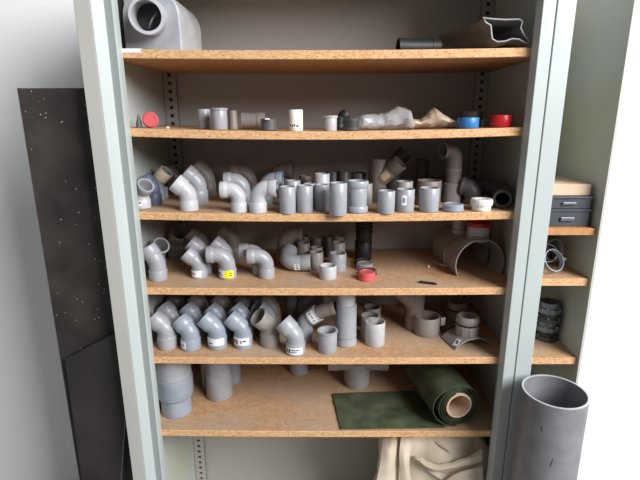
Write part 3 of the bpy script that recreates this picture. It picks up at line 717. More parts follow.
coupling('black sleeve stacked on the black pipe stub under the shelf above', 4, 363.5, Y=.215, w=15.5, h=.07, mat='black', cat='sleeve', z_off=.0622, ring=((.03, .036), (.045, .051), (.058, .064)))
cap('dark flat cap, rearmost of the row before the black stub', 4, 363, Y=.176, w=15, h=.014, mat='ribbed')
cap('gray-brown cap second from the black stub', 4, 364.5, Y=.142, w=16.5, h=.02, mat='warm')
cap('dark gray cap just behind the red one', 4, 368.5, Y=.106, w=16, h=.016, mat='ribbed')
cap('red cap at the front of the row of caps', 4, 366.8, 282, 274.2, w=17, mat='pink')
# saddles
def saddle(label, cx, cy, r, rz, L, a_lo, pipe, pos, zc, mat='warm'):
    t = thing('pipe_saddle', label, 'pipe saddle', (cx, cy, zsh(4, cx)), rz=rad(rz)); n = 40; w = .0035; vs = []; fs = []
    for yy in (-L / 2, L / 2):
        for R in (r, r - w):
            for k in range(n + 1):
                a = rad(-a_lo) + (PI + 2 * rad(a_lo)) * k / n; vs.append((R * math.cos(a), yy, zc + R * math.sin(a)))
    m = n + 1
    for k in range(n): fs += [(k, k + 1, m + k + 1, m + k), (2 * m + k, 3 * m + k, 3 * m + k + 1, 2 * m + k + 1), (k, 2 * m + k, 2 * m + k + 1, k + 1), (m + k, m + k + 1, 3 * m + k + 1, 3 * m + k)]
    for k in (0, n): fs.append((k, m + k, 3 * m + k, 2 * m + k))
    MB().add(vs, fs).build('half_shell', mat, t, 30)
    pr, ph, capm = pipe; x, y = pos; zt = zc + r
    MB().lathe([(pr, zt - .012), (pr, zt + ph), (pr - .0035, zt + ph), (pr - .0035, zt - .012)], 36, True, (x, y)).build('branch', 'gray', t)
    MB().lathe([(pr + .0025, zt + ph * .05), (pr - .0005, zt + ph * .05), (pr - .0005, zt + ph * .14), (pr + .0025, zt + ph * .1)], 36, True, (x, y)).build('branch_collar', mat, t)
    if capm:
        MB().lathe([(.0005, zt + ph + .004), (pr + .0005, zt + ph + .004), (pr + .0018, zt + ph + .003), (pr + .0018, zt + ph - .008), (pr - .0005, zt + ph - .008), (pr - .0005, zt + ph + .001), (.0005, zt + ph + .001)], 36, False, (x, y)).build('cap', capm, t)['label'] = 'red cap'
    return t
pl_, pr_ = at_z(454.5, 273.5, ZS[4]), at_z(500, 277.5, ZS[4]); rs = .076; zc = .036; alo = math.degrees(math.asin(zc / rs))
cx = (pl_.x + pr_.x) / 2; cyf = (pl_.y + pr_.y) / 2; rzs = 6
saddle('gray pipe saddle with a red-capped branch, arch open to the viewer', cx + .002, cyf + .045, rs, rzs, .088, alo, (.0325, .040, 'deepred'), (.004, -.004), zc)
saddle('gray pipe saddle behind the red-capped one', cx - .008, cyf + .16, rs, rzs + 2, .10, alo, (.022, .036, None), (-.022, -.03), zc)
c, _ = place(4, 428, Y=.035, r=.01)
mb = MB(); P = [(-.026, .003), (-.018, .006), (-.004, .003), (.012, .0015), (.024, -.003), (.024, -.007), (.01, -.006), (-.004, -.005), (-.014, -.003), (-.026, -.002)]
n = len(P); mb.add([(x, y, .0006) for x, y in P] + [(x, y, .006) for x, y in P], [tuple(range(n))[::-1], tuple(range(n, 2 * n))] + [(i, (i + 1) % n, (i + 1) % n + n, i + n) for i in range(n)])
o = mb.build('rubber_scrap', 'black', None, 0, bevel=.001); o.location = c; o.rotation_euler.z = rad(-14); tag(o, 'small black scrap lying before the arched saddles', 'scrap')
o = MB().lathe([(.0005, 0), (.0035, 0), (.004, .003), (.002, .007), (.0005, .0075)], 10).build('plastic_plug', 'white', None, 30); o.location = place(4, 428.5, Y=.15, r=.004)[0]; tag(o, 'tiny white plug near the back, left of the saddles', 'plug')

# ============================ SHELF 5 =====================================
ST = dict(prints=TXT)
G = 'gray 45-degree elbows in rows'
def k5(label, px, **kw):
    if 'w' in kw: kw['w'] *= .96
    if 'r' in kw: kw['r'] *= .95
    return elbow(label, 5, px, ang=kw.pop('ang', 44), br=kw.pop('br', .85), group=G, **kw)
k5('front-row gray elbow nearest the cabinet left side', 167.5, ybot=351.3, w=20, az=172, ang=47, l1=1.7, l2=1.5, mat='gray')
k5('front-row elbow second from the left, small sticker low on its left', 191.7, ybot=352.3, w=20.7, az=158, ang=47, l1=1.45, l2=1.25, mat='blue', st=(.008, .031, 215, 255, dict(prints=((.2, .8, .5, .62), (.2, .6, .25, .35)))))
k5('front-row elbow with a wide white sticker bearing one dark line', 218.2, ybot=351.2, w=20, az=176, ang=48, l1=1.7, l2=1.5, mat='blue', st=(.016, .038, 205, 325, dict(prints=((.12, .4, .25, .4),))))
k5('front-row elbow with a barcode sticker, fourth from the left', 243.7, ybot=350.2, w=19.7, az=170, ang=48, l1=1.7, l2=1.5, mat='blue', st=(.014, .037, 210, 318, dict(prints=((.05, .12, .3, .8), (.16, .2, .3, .8), (.24, .33, .15, .8), (.5, .56, .3, .7), (.62, .8, .5, .7)))))
k5('brownish front-row elbow with a gaping round mouth', 270.3, ybot=348.8, w=20.7, az=212, l1=1.75, l2=1.45, mat='warm')
k5('foremost pale elbow with a text sticker, right end of the front row', 295.7, ybot=357, w=20.7, az=160, ang=46, l1=1.5, l2=1.55, mat='gray', st=(.006, .027, 212, 318, dict(prints=((.06, .12, .3, .8), (.18, .28, .2, .8), (.35, .75, .6, .75), (.35, .65, .3, .42)))))
for px, lab, m, az_ in ((174.5, 'second-row elbow behind the leftmost front one', 'gray', 160), (197.5, 'second-row elbow behind the small-stickered front one', 'blue', 160), (221.5, 'second-row elbow behind the one-line-stickered front one', 'blue', 168), (245.5, 'second-row elbow behind the barcode-stickered front one', 'blue', 162), (268, 'second-row elbow behind the gaping brownish one', 'blue', 200)):
    k5(lab, px, Y=.16 if px == 268 else .133, r=.0305, az=az_, l1=1.85, l2=1.35, mat=m)
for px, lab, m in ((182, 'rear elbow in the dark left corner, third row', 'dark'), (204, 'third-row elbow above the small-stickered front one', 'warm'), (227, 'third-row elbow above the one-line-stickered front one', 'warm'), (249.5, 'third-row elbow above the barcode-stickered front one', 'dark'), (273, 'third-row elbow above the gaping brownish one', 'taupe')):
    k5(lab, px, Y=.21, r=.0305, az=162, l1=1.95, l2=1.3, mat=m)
# elbow with inserted stub
t = elbow('gray elbow turned right with a sticker on its socket, behind the foremost one', 5, 304.5, Y=.118, r=.0275, az=-14, ang=52, l1=1.6, br=1.2, l2=1.5, mat='gray')
P, e = elbow_path(52, 1.6 * .0275, 1.2 * .0275, 1.5 * .0275, rad(-14)); q = P[-1]
x = e.cross(Vector((0, 0, 1))).normalized(); y = e.cross(x); m = Matrix(((x.x, y.x, e.x, q.x), (x.y, y.y, e.y, q.y), (x.z, y.z, e.z, q.z), (0, 0, 0, 1)))
ca = math.degrees(math.atan2(Vector((0, -1, .25)).dot(y), Vector((0, -1, .25)).dot(x)))
sticker(t, .0275, -.026, -.004, ca - 50, ca + 45, 'sticker', ((.15, .25, .4, .6), (.35, .6, .55, .66), (.72, .78, .3, .7)), m)
w_ = t.location + q + Vector((0, 0, 0))
s_ = thing('pipe_stub', 'taupe pipe stub pushed into the stickered elbow turned right', 'pipe', w_)
e2 = Vector((.93, -.05, -.12)).normalized(); e2 = (e * .55 + e2 * .45).normalized(); 
MB().tube([-e * .02, e * .004, e * .012 + e2 * .02, e * .012 + e2 * .046], .0222, .0185).build('barrel', 'taupe', s_); MB().tube([e * .012 + e2 * .034, e * .012 + e2 * .0465], .0236, .0187).build('socket', 'taupe', s_)
elbow('dark elbow lurking at the back behind the inserted stub', 5, 305, Y=.225, r=.03, az=0, ang=90, l1=2.1, br=1.2, l2=.9, mat='dark')
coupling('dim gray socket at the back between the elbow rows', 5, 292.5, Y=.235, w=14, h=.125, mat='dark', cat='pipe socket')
coupling('short gray coupling in front of the tall upright pipe', 5, 327.5, 355, 334.2, w=19.3, mat='gray', flange=True)
# tall pipe
c, r = place(5, 346, ybot=348, w=20.5); t = thing('pipe_sleeve', 'tall pale gray pipe sleeve reaching up to the shelf above', 'pipe', c); H = ZS[4] - TH - .004 - c.z; hk = top_z(c, r, 346, 307.5)
MB().lathe([(r * .99, 0), (r * 1.05, .002), (r * 1.06, .012), (r, .02), (r, hk - .001), (r - .001, hk), (r * .85, hk), (r * .85, hk - .004), (r - .004, hk - .01), (r - .004, 0)], 40, True).build('outer_sleeve', 'gray', t)
MB().lathe([(r * .85, hk - .03), (r * .85, H), (r * .85 - .003, H), (r * .85 - .003, hk - .03)], 40, True).build('inner_pipe', 'light', t)
MB().lathe([(r, .026), (r + .001, .027), (r + .001, .0285), (r, .0295)], 40, True).build('joint_ring', 'warm', t)
coupling('pale gray coupling at the front right of the tall sleeve', 5, 374.5, 348, 325.2, w=20.2, mat='light')
coupling('gray coupling just behind the pale front right one', 5, 369.5, Y=.13, w=18.5, h=.077, mat='warm')
coupling('taupe coupling furthest back of the trio right of the tall sleeve', 5, 371.5, Y=.21, w=17.5, h=.073, mat='taupe')
# Y branch rear
branch('taupe Y-branch at the back with a leaning arm', 5, 414, .2, .031, .17, 180, 45, .085, .12, 'taupe')
t = coupling('wide taupe socket ring left of the saddle branch', 5, 426, 338.3, 320.5, w=25.8, mat='warm', cat='pipe socket')
t_ = [o for o in COL.objects if o.get('label') == 'wide taupe socket ring left of the saddle branch'][0]; rr_ = .5 * 25.8 * mpp(t_.location)
MB().add([(rr_, -.012, .028), (rr_ + .012, -.016, .034), (rr_ + .013, -.015, .06), (rr_, -.011, .055), (rr_, -.010, .028), (rr_ + .012, -.014, .034), (rr_ + .013, -.013, .06), (rr_, -.009, .055)],
         [(0, 1, 2, 3), (7, 6, 5, 4), (0, 4, 5, 1), (1, 5, 6, 2), (2, 6, 7, 3), (3, 7, 4, 0)]).build('loose_sticker', 'sticker', t_, 0)
# saddle branches
def saddle_branch(label, px, Y, rz, sc_, mat, stk):
    c, _ = place(5, px, Y=Y, r=.03); t = thing('saddle_branch', label, 'pipe saddle', c, rz=rad(rz))
    R = .078 * sc_; A = 52; L = .086 * sc_; w = .0035; n = 24; zc = -R * math.cos(rad(A)) + w * .8; vs = []; fs = []
    for yy in (-L / 2, L / 2):
        for q in (R, R - w):
            for k in range(n + 1):
                a = rad(90 - A) + 2 * rad(A) * k / n; vs.append((q * math.cos(a), yy, zc + q * math.sin(a)))
    m = n + 1
    for k in range(n): fs += [(k, k + 1, m + k + 1, m + k), (2 * m + k, 3 * m + k, 3 * m + k + 1, 2 * m + k + 1), (k, 2 * m + k, 2 * m + k + 1, k + 1), (m + k, m + k + 1, 3 * m + k + 1, 3 * m + k)]
    for k in (0, n): fs.append((k, m + k, 3 * m + k, 2 * m + k))
    MB().add(vs, fs).build('saddle_plate', mat, t, 30)
    z = zc + R - .008; p = .0335 * sc_
    MB().lathe([(p, z - .004), (p * 1.0, z + .032), (p * .95, z + .034), (p * .9, z + .034), (p * .9, z - .004)], 36, True).build('branch', mat, t)
    MB().lathe([(p * .9, z + .034), (p * .9, z + .046), (p * .8, z + .046), (p * .8, z + .034)], 36, True).build('neck', 'black', t)
    MB().lathe([(p * .85, z + .040), (p * 1.0, z + .041), (p * 1.07, z + .046), (p * 1.05, z + .058), (p * .92, z + .064), (p * .76, z + .064), (p * .76, z + .040)], 36, True).build('seal_ring', mat, t)
    mb = MB()
    for k in range(10):
        b = MB().box(p - .001, p + .0015, -.002, .002, z + .008, z + .030).tf(Matrix.Rotation(2 * PI * k / 10, 4, 'Z')); mb.add(b.v, b.f)
    mb.build('ribs', mat, t, 0)
    if stk:
        mb = MB(); a = rad(128)
        b = MB().box(-.013, .013, -.010, .010, 0, .0008); b.tf(Matrix.Translation((math.cos(a) * (R + .0004), -L / 2 + .016, zc + math.sin(a) * (R + .0004))) @ Matrix.Rotation(PI / 2 - a, 4, 'Y') @ Matrix.Rotation(rad(20), 4, 'Z')); mb.add(b.v, b.f)
        s = mb.build('sticker', 'sticker', t, 0)
        mb = MB(); b = MB().box(-.006, .002, -.006, .0, .0008, .0011).add(MB().box(.002, .007, -.002, .006, .0008, .0011).v, MB().box(0, 1, 0, 1, 0, 1).f); b.tf(Matrix.Translation((math.cos(a) * (R + .0004), -L / 2 + .016, zc + math.sin(a) * (R + .0004))) @ Matrix.Rotation(PI / 2 - a, 4, 'Y') @ Matrix.Rotation(rad(20), 4, 'Z')); mb.add(b.v, b.f); mb.build('print', 'print', s, 0)
    return t
saddle_branch('taupe saddle branch with a flared base and white sticker', 466, .098, 14, 1.0, 'warm', True)
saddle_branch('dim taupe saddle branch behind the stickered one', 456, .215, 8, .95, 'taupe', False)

# ============================ SHELF 6 =====================================
c, r = place(6, 178, ybot=419.6, w=30); t = thing('pipe_reducer', 'large stepped blue-gray reducer at the left end of the lowest shelf', 'pipe reducer', c)
z1 = top_z(c, r, 178, 404); R2 = r * 1.2; z2 = z1 + .075; R3 = r * 1.235; z3_ = ZS[5] - TH - .006 - c.z
MB().lathe([(r - .001, 0), (r, .001), (r, z1 + .002), (r - .004, z1 + .002), (r - .004, 0)], 44, True).build('lower_pipe', 'blue', t)
MB().lathe([(r, z1 - .001), (R2 - .002, z1 + .006), (R2, z1 + .01), (R2, z2), (R2 - .001, z2 + .001), (r, z2 + .001)], 44, True).build('wide_socket', 'blue', t)
MB().lathe([(R2 - .0025, z2 + .0015), (R2 - .0025, z3_), (R2 - .006, z3_), (R2 - .006, z2 + .0015)], 44, True).build('upper_pipe', 'gray', t)
c, r = place(6, 220.5, ybot=402.5, w=27); t = thing('pipe_sleeve', 'gray double-diameter sleeve right of the stepped reducer', 'pipe sleeve', c); zj = top_z(c, r, 220.5, 379)
MB().lathe([(r - .002, 0), (r, .0025), (r, zj - .001), (r - .0015, zj), (r - .005, zj), (r - .005, 0)], 44, True).build('lower_sleeve', 'gray', t)
MB().lathe([(r - .0022, zj), (r - .0022, .186), (r - .006, .186), (r - .006, zj)], 44, True).build('upper_sleeve', 'gray', t)
coupling('slate-gray pipe peeking out right behind the double-diameter sleeve', 6, 230.5, Y=.215, w=21, h=.17, mat='blue', cat='pipe')
o = coupling('thin pale pipe end between the reducer and the sleeve', 6, 206, Y=.19, w=7, h=.14, mat='light', cat='pipe', z_off=0)
coupling('gray socket standing alone in shade at the back of the lowest shelf', 6, 299, Y=.26, w=19, h=.15, mat='gray', cat='pipe socket')
# tee
c, r = place(6, 356.5, ybot=391, w=26); t = thing('pipe_tee', 'gray pipe tee standing on its stem beyond the green sheet', 'pipe tee', c)
zc_ = top_z(c, r, 356.5, 376) + r * .85; xl_ = at_y(328, 370, c.y).x - c.x; xr_ = at_y(387, 370, c.y).x - c.x; rh = r * .86
MB().lathe([(r * .9, 0), (r * .92, .001), (r * .92, zc_), (r * .86, zc_), (r * .86, 0)], 40, True).build('stem', 'warm', t); 
MB().lathe([(r * .9, .012), (r, .013), (r, .06), (r * .9, .064)], 40, True).build('socket', 'warm', t)
MB().tube([(xl_, 0, zc_), (0, 0, zc_), (xr_, 0, zc_)], rh - .0015, rh - .006).build('cross_pipe', 'warm', t)
for a_, b_ in ((xl_, xl_ + .035), (xr_ - .035, xr_)): MB().tube([(a_, 0, zc_), (b_, 0, zc_)], rh, rh - .005).build('arm_socket', 'warm', t)
# tarpaulin roll
z6 = ZS[6]; Yf, Yb = .022, .36
cf = at_y(458.5, 406.5, Yf); RO = .073
A0 = Vector((cf.x, Yf, z6 + RO)); A1 = Vector((cf.x - .065, Yb, z6 + RO)); ax = (A1 - A0).normalized(); Lr = (A1 - A0).length
t = thing('tarpaulin_roll', 'roll of dark green tarpaulin on a cardboard core, one end spread flat', 'tarpaulin', (A0.x, A0.y, z6))
sx = Vector((-ax.y, ax.x, 0)) * -1   # to the right
def ribbon(fn, n, th, L0, L1, mat, name, m=2, wob=0):
    pts = [fn(k / n) for k in range(n + 1)]; vs = []; fs = []
    for iy in range(m + 1):
        y = L0 + (L1 - L0) * iy / m
        for sg in (0, 1):
            for k in range(n + 1):
                a = pts[max(0, k - 1)]; b = pts[min(n, k + 1)]; tx, tz = b[0] - a[0], b[1] - a[1]; q = math.hypot(tx, tz) or 1
                ox, oz = -tz / q * th * sg, tx / q * th * sg
                ww = wob * noise.noise(Vector((k * .13, y * 20, 1.7))) if wob else 0
                p = sx * (pts[k][0] + ox) + ax * (y + ww) + Vector((0, 0, pts[k][1] + oz)); vs.append(p)
    N = n + 1
    for iy in range(m):
        o0 = iy * 2 * N; o1 = (iy + 1) * 2 * N
        for k in range(n):
            fs += [(o0 + k, o0 + k + 1, o1 + k + 1, o1 + k), (o0 + N + k, o1 + N + k, o1 + N + k + 1, o0 + N + k + 1)]
        for k in (0, n): fs.append((o0 + k, o1 + k, o1 + N + k, o0 + N + k))
    for o in (0, m * 2 * N):
        for k in range(n): fs.append((o + k, o + k + 1, o + N + k + 1, o + N + k))
    return MB().add(vs, fs).build(name, mat, t, 30)
rc = .0405
def spiral(u):
    turns = 4.7; a = rad(-90) - 2 * PI * turns * (1 - u); r_ = rc + .0015 + (RO - .004 - rc) * (u ** 1.15)
    r_ += .0012 * math.sin(3 * a + 7 * u)
    x = r_ * math.cos(a); z = r_ * math.sin(a)
    if u > .72:
        f = min(1, (u - .72) / .2); x = x * (1 + .2 * f * (1 if x < 0 else .1)); 
    return (x, RO - .002 + z if True else 0)
ribbon(spiral, 240, .0016, 0, Lr, 'tarp', 'rolled_fabric', 6, .002)
MB().tube([(ax * 0 + Vector((0, 0, RO))) - ax * .004, ax * (Lr * .5) + Vector((0, 0, RO)), ax * Lr + Vector((0, 0, RO))], rc, rc - .005, 40).build('cardboard_core', 'core', t)
# loose flat end
cs = [at_z(332.5, 394, z6), at_z(341, 430.5, z6), at_z(446, 430, z6), at_z(415, 391, z6)]
cs = [cs[0], Vector((cs[1].x, max(cs[1].y, .004), z6)), Vector((cs[2].x, max(cs[2].y, .012), z6)), cs[3]]
mb = MB(); n = 28; vs = []
for lay_ in (0, 1):
    for i in range(n + 1):
        for j in range(n + 1):
            u, v = i / n, j / n; a_ = cs[0].lerp(cs[3], u); b_ = cs[1].lerp(cs[2], u); p = a_.lerp(b_, v)
            p = p - t.location; p.z = .0006 + .0018 * lay_ + .003 * max(0, noise.noise(Vector((p.x * 22, p.y * 22, 2.2)))) + .0022 * max(0, noise.noise(Vector((p.x * 60, p.y * 48, .2)))); vs.append(p)
fs = []; N = (n + 1) ** 2
for i in range(n):
    for j in range(n):
        a_ = i * (n + 1) + j; q = (a_, a_ + 1, a_ + n + 2, a_ + n + 1); fs.append(q[::-1]); fs.append(tuple(N + k for k in q))
for k in range(n):
    for (a_, b_) in ((k, k + 1), (n * (n + 1) + k, n * (n + 1) + k + 1), (k * (n + 1), (k + 1) * (n + 1)), (k * (n + 1) + n, (k + 1) * (n + 1) + n)): fs.append((a_, b_, N + b_, N + a_))
mb.add(vs, fs).build('loose_end', 'tarp', t, 40)

# ============================ BOTTOM: sack ================================
def sack():
    zb = .0865; xa, xb = x_at(381, .06, .5), x_at(488, .06, .5); cx_ = (xa + xb) / 2; hw = (xb - xa) / 2
    t = thing('cloth_sack', 'ivory cloth sack slumped open on the cabinet bottom', 'sack', (cx_, .14, zb)); H = .60
    n, m = 96, 44; vs = []; fs = []
    for i in range(m + 1):
        v = i / m; z = H * v
        k = (1.12 - .10 * v) * (1 - .0 * v)
        if v < .08: k *= .8 + .2 * math.sqrt(v / .08)
        for j in range(n):
            a = 2 * PI * j / n; ca, sa = math.cos(a), math.sin(a)
            x = math.copysign(abs(ca) ** .75, ca) * hw * .97 * k; y = math.copysign(abs(sa) ** .75, sa) * .10 * min(k, 1.12)
            f = noise.noise(Vector((x * 7, y * 7, z * 4 + 3))) * .03 + abs(noise.noise(Vector((x * 15 + 5, y * 15, z * 9)))) * .03
            d = Vector((ca, sa, 0)); p = Vector((x, y, z)) + d * f * (.3 + .7 * v)
            lim = hw * 1.0 + (.0 if v > .2 else 0)
            if v > .86:
                g = (v - .86) / .14; p.x *= 1 - .16 * g; p.y *= 1 - .35 * g; p.z += .02 * noise.noise(Vector((a * 1.7, 3, v * 3)))
            p.x = max(-hw * 1.12, min(.53 - cx_ , p.x)); p.y = max(-.124, min(.138, p.y)); vs.append(p)
    for i in range(m):
        for j in range(n): fs.append((i * n + j, i * n + (j + 1) % n, (i + 1) * n + (j + 1) % n, (i + 1) * n + j))
    fs.append(tuple(reversed(range(n))))
    o = MB().add(vs, fs).build('body', 'sack', t, 60); s = o.modifiers.new('thick', 'SOLIDIFY'); s.thickness = .0015
    # folded flaps over the mouth
    def flap(P, name, th=.003, seed=0):
        # P: rows of control points
        r_, c_ = len(P), len(P[0]); K = 8; rows = []
        def cr(a, b, c, d, f): return .5 * ((2 * b) + (c - a) * f + (2 * a - 5 * b + 4 * c - d) * f * f + (3 * b - a - 3 * c + d) * f ** 3)
        def line(L):
            out = []
            for q in range(len(L) - 1):
                for k in range(K):
                    out.append(cr(L[max(0, q - 1)], L[q], L[q + 1], L[min(len(L) - 1, q + 2)], k / K))
            return out + [L[-1]]
        R_ = [line([Vector(p) for p in row]) for row in P]; cols = list(zip(*R_)); G_ = [line(list(c)) for c in cols]
        vs = []; nn = len(G_[0])
        for g in G_:
            for p in g: vs.append(p + Vector((0, 0, .004 * noise.noise(Vector((p.x * 40 + seed, p.y * 40, p.z * 40))))))
        fs = [(i * nn + j, i * nn + j + 1, (i + 1) * nn + j + 1, (i + 1) * nn + j) for i in range(len(G_) - 1) for j in range(nn - 1)]
        o = MB().add(vs, fs).build(name, 'sack', t, 60); s = o.modifiers.new('thick', 'SOLIDIFY'); s.thickness = th
    def W(px, py, Y): return at_y(px, py, Y) - t.location
    flap([[W(382, 438, .07), W(381, 452, .03), W(379, 468, .012), W(374, 490, .006)], [W(392, 437, .06), W(390, 452, .018), W(389, 470, .006), W(386, 490, .002)], [W(402, 437, .07), W(399, 452, .03), W(399, 468, .022), W(398, 490, .015)]], 'side_fold', .002, 1)
    flap([[W(401, 437, .05), W(399, 455, .012), W(400, 472, .002), W(401, 492, -.004)], [W(408, 437, .055), W(405, 455, .008), W(406, 472, -.003), W(408, 492, -.008)], [W(415, 437, .07), W(410, 455, .02), W(410, 472, .008), W(414, 492, .002)]], 'frayed_hem', .003, 3)
    flap([[W(410, 443, .09), W(424, 452, .06), W(440, 460, .055), W(462, 456, .06), W(480, 447, .07)], [W(414, 452, .05), W(428, 462, .03), W(444, 469, .03), W(464, 464, .03), W(482, 455, .04)], [W(418, 462, .035), W(432, 474, .018), W(448, 482, .018), W(466, 478, .02), W(483, 470, .03)]], 'inner_fold', .002, 5)
    flap([[W(414, 455, .03), W(428, 461, .012), W(440, 464, .004), W(462, 459, .006), W(482, 449, .02)], [W(417, 460, .012), W(430, 468, -.004), W(444, 469, -.010), W(464, 463, -.006), W(483, 455, .006)], [W(424, 465, .02), W(434, 471, .004), W(446, 470, -.002), W(465, 466, .002), W(483, 461, .012)]], 'draped_flap', .003, 4)
    flap([[W(446, 480, .004), W(460, 472, -.004), W(472, 469, -.006), W(483, 466, .002)], [W(440, 492, .0), W(458, 488, -.010), W(474, 484, -.012), W(483, 480, -.004)]], 'draped_flap', .002, 8)
    flap([[W(412, 437, .12), W(430, 436, .11), W(448, 437, .10), W(462, 439, .10), W(482, 437, .10)], [W(416, 444, .08), W(434, 446, .07), W(450, 452, .06), W(464, 448, .065), W(482, 445, .07)]], 'mouth_fold', .002, 12)
    flap([[W(428, 437, .06), W(438, 442, .045), W(450, 449, .03)], [W(432, 440, .05), W(442, 446, .03), W(453, 453, .022)]], 'mouth_fold', .003, 15)
sack()

# ============================ RIGHT NEIGHBOUR =============================
def X(px, Y, z): return x_at(px, Y, z)
za, zb_ = RZ['a'], RZ['b']
# upper boxes stand on a board of their own
yb = at_y(555, 226, .03).z
bd = MB().box(XL, XR, .0, DEP, yb - .018, yb).build('chipboard_shelf', 'chip_under', None, 0); tag(bd, 'short chipboard shelf beyond the post, carrying the dark crates', 'shelf')
z0 = yb
for k, (h, lab, m) in enumerate(((.048, 'lower dark storage crate stacked beyond the post', 'darkbox'), (.034, 'upper dark storage crate stacked beyond the post', 'darkbox'))):
    x0 = XL + .008; t = thing('storage_crate', lab, 'crate', (x0, .02, z0 + .0005), 'dark crates beyond the post')
    xe = XR - .012 - x0
    MB().box(0, xe, 0, .2, 0, h - .006).build('bin', m, t, 0, bevel=.002); MB().box(-.003, xe + .003, -.004, .203, h - .0055, h).build('rim', m, t, 0, bevel=.001)
    MB().box(xe * .35, xe * .65, -.006, .0, h * .35, h * .55).build('handle', 'zinc', t, 0, bevel=.001); z0 += h + .001
o = MB().box(XL + .008, XR - .012, .03, .2, 0, .03).build('cardboard_box', 'core', None, 0, bevel=.001); o.location = (0, 0, z0 + .0008); tag(o, 'pale carton on top of the dark crates', 'box')
def clamp_ring(label, px, py, Y, r, rx, rz, mat='blue', w=.014, sh=None):
    p = at_y(px, py, Y); zmin = za + r * abs(math.sin(rad(rx))) + w * .5
    t = thing('pipe_clamp', label, 'pipe clamp', (p.x, Y, max(p.z, zmin))); t.rotation_euler = (rad(rx), 0, rad(rz))
    MB().lathe([(r - .0025, -w / 2), (r, -w / 2), (r, w / 2), (r - .0025, w / 2)], 32, True).build('band', mat, t)
    for s in (1, -1): MB().box(min(s * (r - .001), s * (r + .013)), max(s * (r - .001), s * (r + .013)), -.002, .002, -w / 2, w / 2).build('ear', mat, t, 0, bevel=.0008)
    MB().lathe([(.0005, -.007), (.003, -.007), (.003, .007), (.0005, .007)], 10).tf(Matrix.Translation((r + .008, 0, 0)) @ Matrix.Rotation(PI / 2, 4, 'X')).build('bolt', 'zinc', t)
clamp_ring('gray pipe clamp ring lying lowest beyond the post', 552, 266, .05, .033, 62, 20)
clamp_ring('gray pipe clamp ring leaning nearest the post edge', 547.5, 253, .10, .027, 80, -25)
clamp_ring('large gray pipe clamp ring propped upright beyond the post', 559, 250, .12, .034, 84, 15, 'gray')
lying_pipe_z = za
t = thing('pipe_offcut', 'pale gray pipe offcut lying among the clamp rings', 'pipe', (X(556, .2, za), .2, za)); MB().tube([(-.02, -.03, .03), (0, 0, .03), (.02, .05, .03)], .029, .025).build('barrel', 'light', t); MB().tube([(-.02, -.03, .03), (-.014, -.021, .03)], .0305, .025).build('socket', 'light', t)
# black fittings on lower neighbour shelf
for k, (px, Y, r, h, lab) in enumerate(((552, .21, .03, .045, 'black threaded fitting at the back of the shelf beyond the post'), (557, .125, .034, .035, 'dark steel flange lowest of the pile beyond the post'),)):
    x = X(px, Y, zb_); t = thing('pipe_flange', lab, 'flange', (x, Y, zb_))
    MB().lathe([(r * .55, 0), (r, 0), (r, h * .4), (r * .75, h * .45), (r * .75, h), (r * .55, h)], 32, True).build('ring', 'ribbed', t)
    for q in range(6): MB().lathe([(.0005, h * .4), (.004, h * .4), (.004, h * .55), (.0005, h * .55)], 6, c=(r * .88 * math.cos(q * PI / 3 + .3), r * .88 * math.sin(q * PI / 3 + .3))).build('bolt', 'zinc', t)
# stacked dark flanges
zz = zb_ + .0355
for k, (px, Y, r, h, lab) in enumerate(((557, .12, .036, .03, 'dark steel flange second in the pile beyond the post'), (556, .115, .034, .028, 'dark steel flange third in the pile beyond the post'), (557, .12, .037, .032, 'dark steel flange topmost in the pile beyond the post'))):
    x = X(px, Y, zz); t = thing('pipe_flange', lab, 'flange', (x, Y, zz))
    MB().lathe([(r * .6, 0), (r, 0), (r, h * .45), (r * .82, h * .5), (r * .82, h), (r * .6, h)], 32, True).build('ring', 'ribbed' if k % 2 else 'zinc', t)
    for q in range(6): MB().lathe([(.0005, h * .45), (.004, h * .45), (.004, h * .65), (.0005, h * .65)], 6, c=(r * .9 * math.cos(q * PI / 3), r * .9 * math.sin(q * PI / 3))).build('bolt', 'zinc', t)
    zz += h + .0006
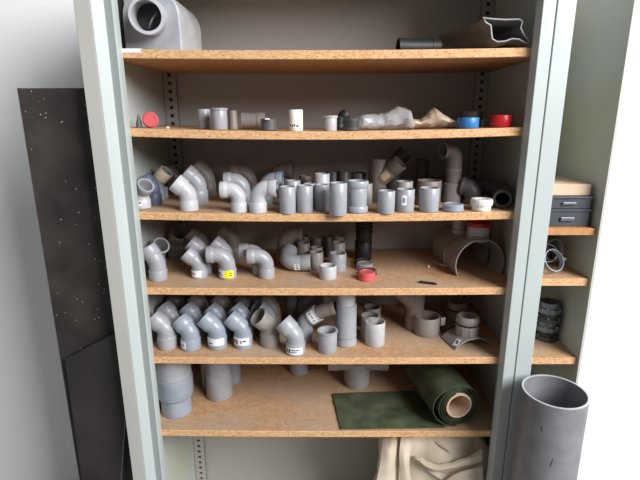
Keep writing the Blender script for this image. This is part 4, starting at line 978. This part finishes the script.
# large tube standing on the floor
rt = .0805; Yt = -.135
pt = at_y(555, 391, Yt); t = thing('drain_pipe', 'large upright gray drain pipe standing before the neighbouring shelves', 'pipe', (pt.x, Yt, 0))
MB().lathe([(rt, .001), (rt, pt.z), (rt - .0042, pt.z), (rt - .0042, .001)], 56, True).build('barrel', 'tube', t)
MB().lathe([(rt + .0003, pt.z - .0012), (rt + .0003, pt.z + .0008), (rt - .0046, pt.z + .0008), (rt - .0046, pt.z - .0012)], 56, True).build('cut_rim', 'light', t)
for segs in (((262, 263.5, .066), (263, 264.5, .071), (264, 265.5, .076)), ((285, 286.5, .17), (286, 287.5, .163), (287, 288.5, .156), (288, 289.5, .149))):
    mb = MB(); pr = None; vs = []
    for a0, a1, za_ in segs: vs.append((rad(a0 - 35), pt.z - za_))
    vs2 = [(rt + .0004, a, z) for a, z in vs]; n = len(vs2); w_ = .0012
    V = []
    for R_, a, z in vs2:
        for dz in (-.004, .004):
            for q in (rt - .0003, R_): V.append((q * math.cos(a), q * math.sin(a), z + dz))
    mb.add(V, [f for k in range(n - 1) for f in ((4 * k + 1, 4 * k + 3, 4 * k + 7, 4 * k + 5), (4 * k, 4 * k + 1, 4 * k + 5, 4 * k + 4), (4 * k + 2, 4 * k + 6, 4 * k + 7, 4 * k + 3))])
    mb.build('scuff_mark', 'black', t)


# things near the cabinet sides and rails are kept clear of the sheet metal
bpy.context.view_layer.update()
for o in [o for o in COL.objects if o.parent is None and o.get('category') and o.name.split('.')[0] not in
          ('steel_cabinet', 'shelving_unit', 'chipboard_shelf', 'cabinet_post', 'dark_sheet', 'steel_offcut', 'cloth_sack', 'drain_pipe')]:
    ms = [m for m in [o] + list(o.children_recursive) if m.type == 'MESH']
    pts = [m.matrix_world @ Vector(c) for m in ms for c in m.bound_box]
    if not pts: continue
    x0, x1, y1 = min(p.x for p in pts), max(p.x for p in pts), max(p.y for p in pts)
    if (x0 + x1) / 2 > .545:
        if x1 > XR - .0005: o.location.x -= x1 - XR + .0005
        elif x0 < .5565: o.location.x += .5565 - x0
        continue
    if x0 < -.5403: o.location.x += -.5403 - x0
    if x1 > .5403: o.location.x -= x1 - .5403
    if y1 > .4035: o.location.y -= y1 - .4035
# ------------------------------------------------------------------ light
w = bpy.data.worlds.new('world'); sc.world = w; w.use_nodes = True
bg = w.node_tree.nodes['Background']; bg.inputs['Color'].default_value = (.92, .96, 1, 1); bg.inputs['Strength'].default_value = .2
def area(name, loc, tgt, sx_, sy_, power, col):
    l = bpy.data.lights.new(name, 'AREA'); l.shape = 'RECTANGLE'; l.size = sx_; l.size_y = sy_; l.energy = power; l.color = col
    o = bpy.data.objects.new(name, l); COL.objects.link(o); o.location = loc
    o.rotation_euler = (Vector(tgt) - Vector(loc)).to_track_quat('-Z', 'Y').to_euler(); return o
area('window_light', (2.8, -2.6, 3.4), (0, .05, 1.3), 2.4, 2.2, 350, (.97, .985, 1))
sc.view_settings.view_transform = 'Standard'; sc.view_settings.look = 'None'; sc.view_settings.exposure = 0; sc.view_settings.gamma = 1
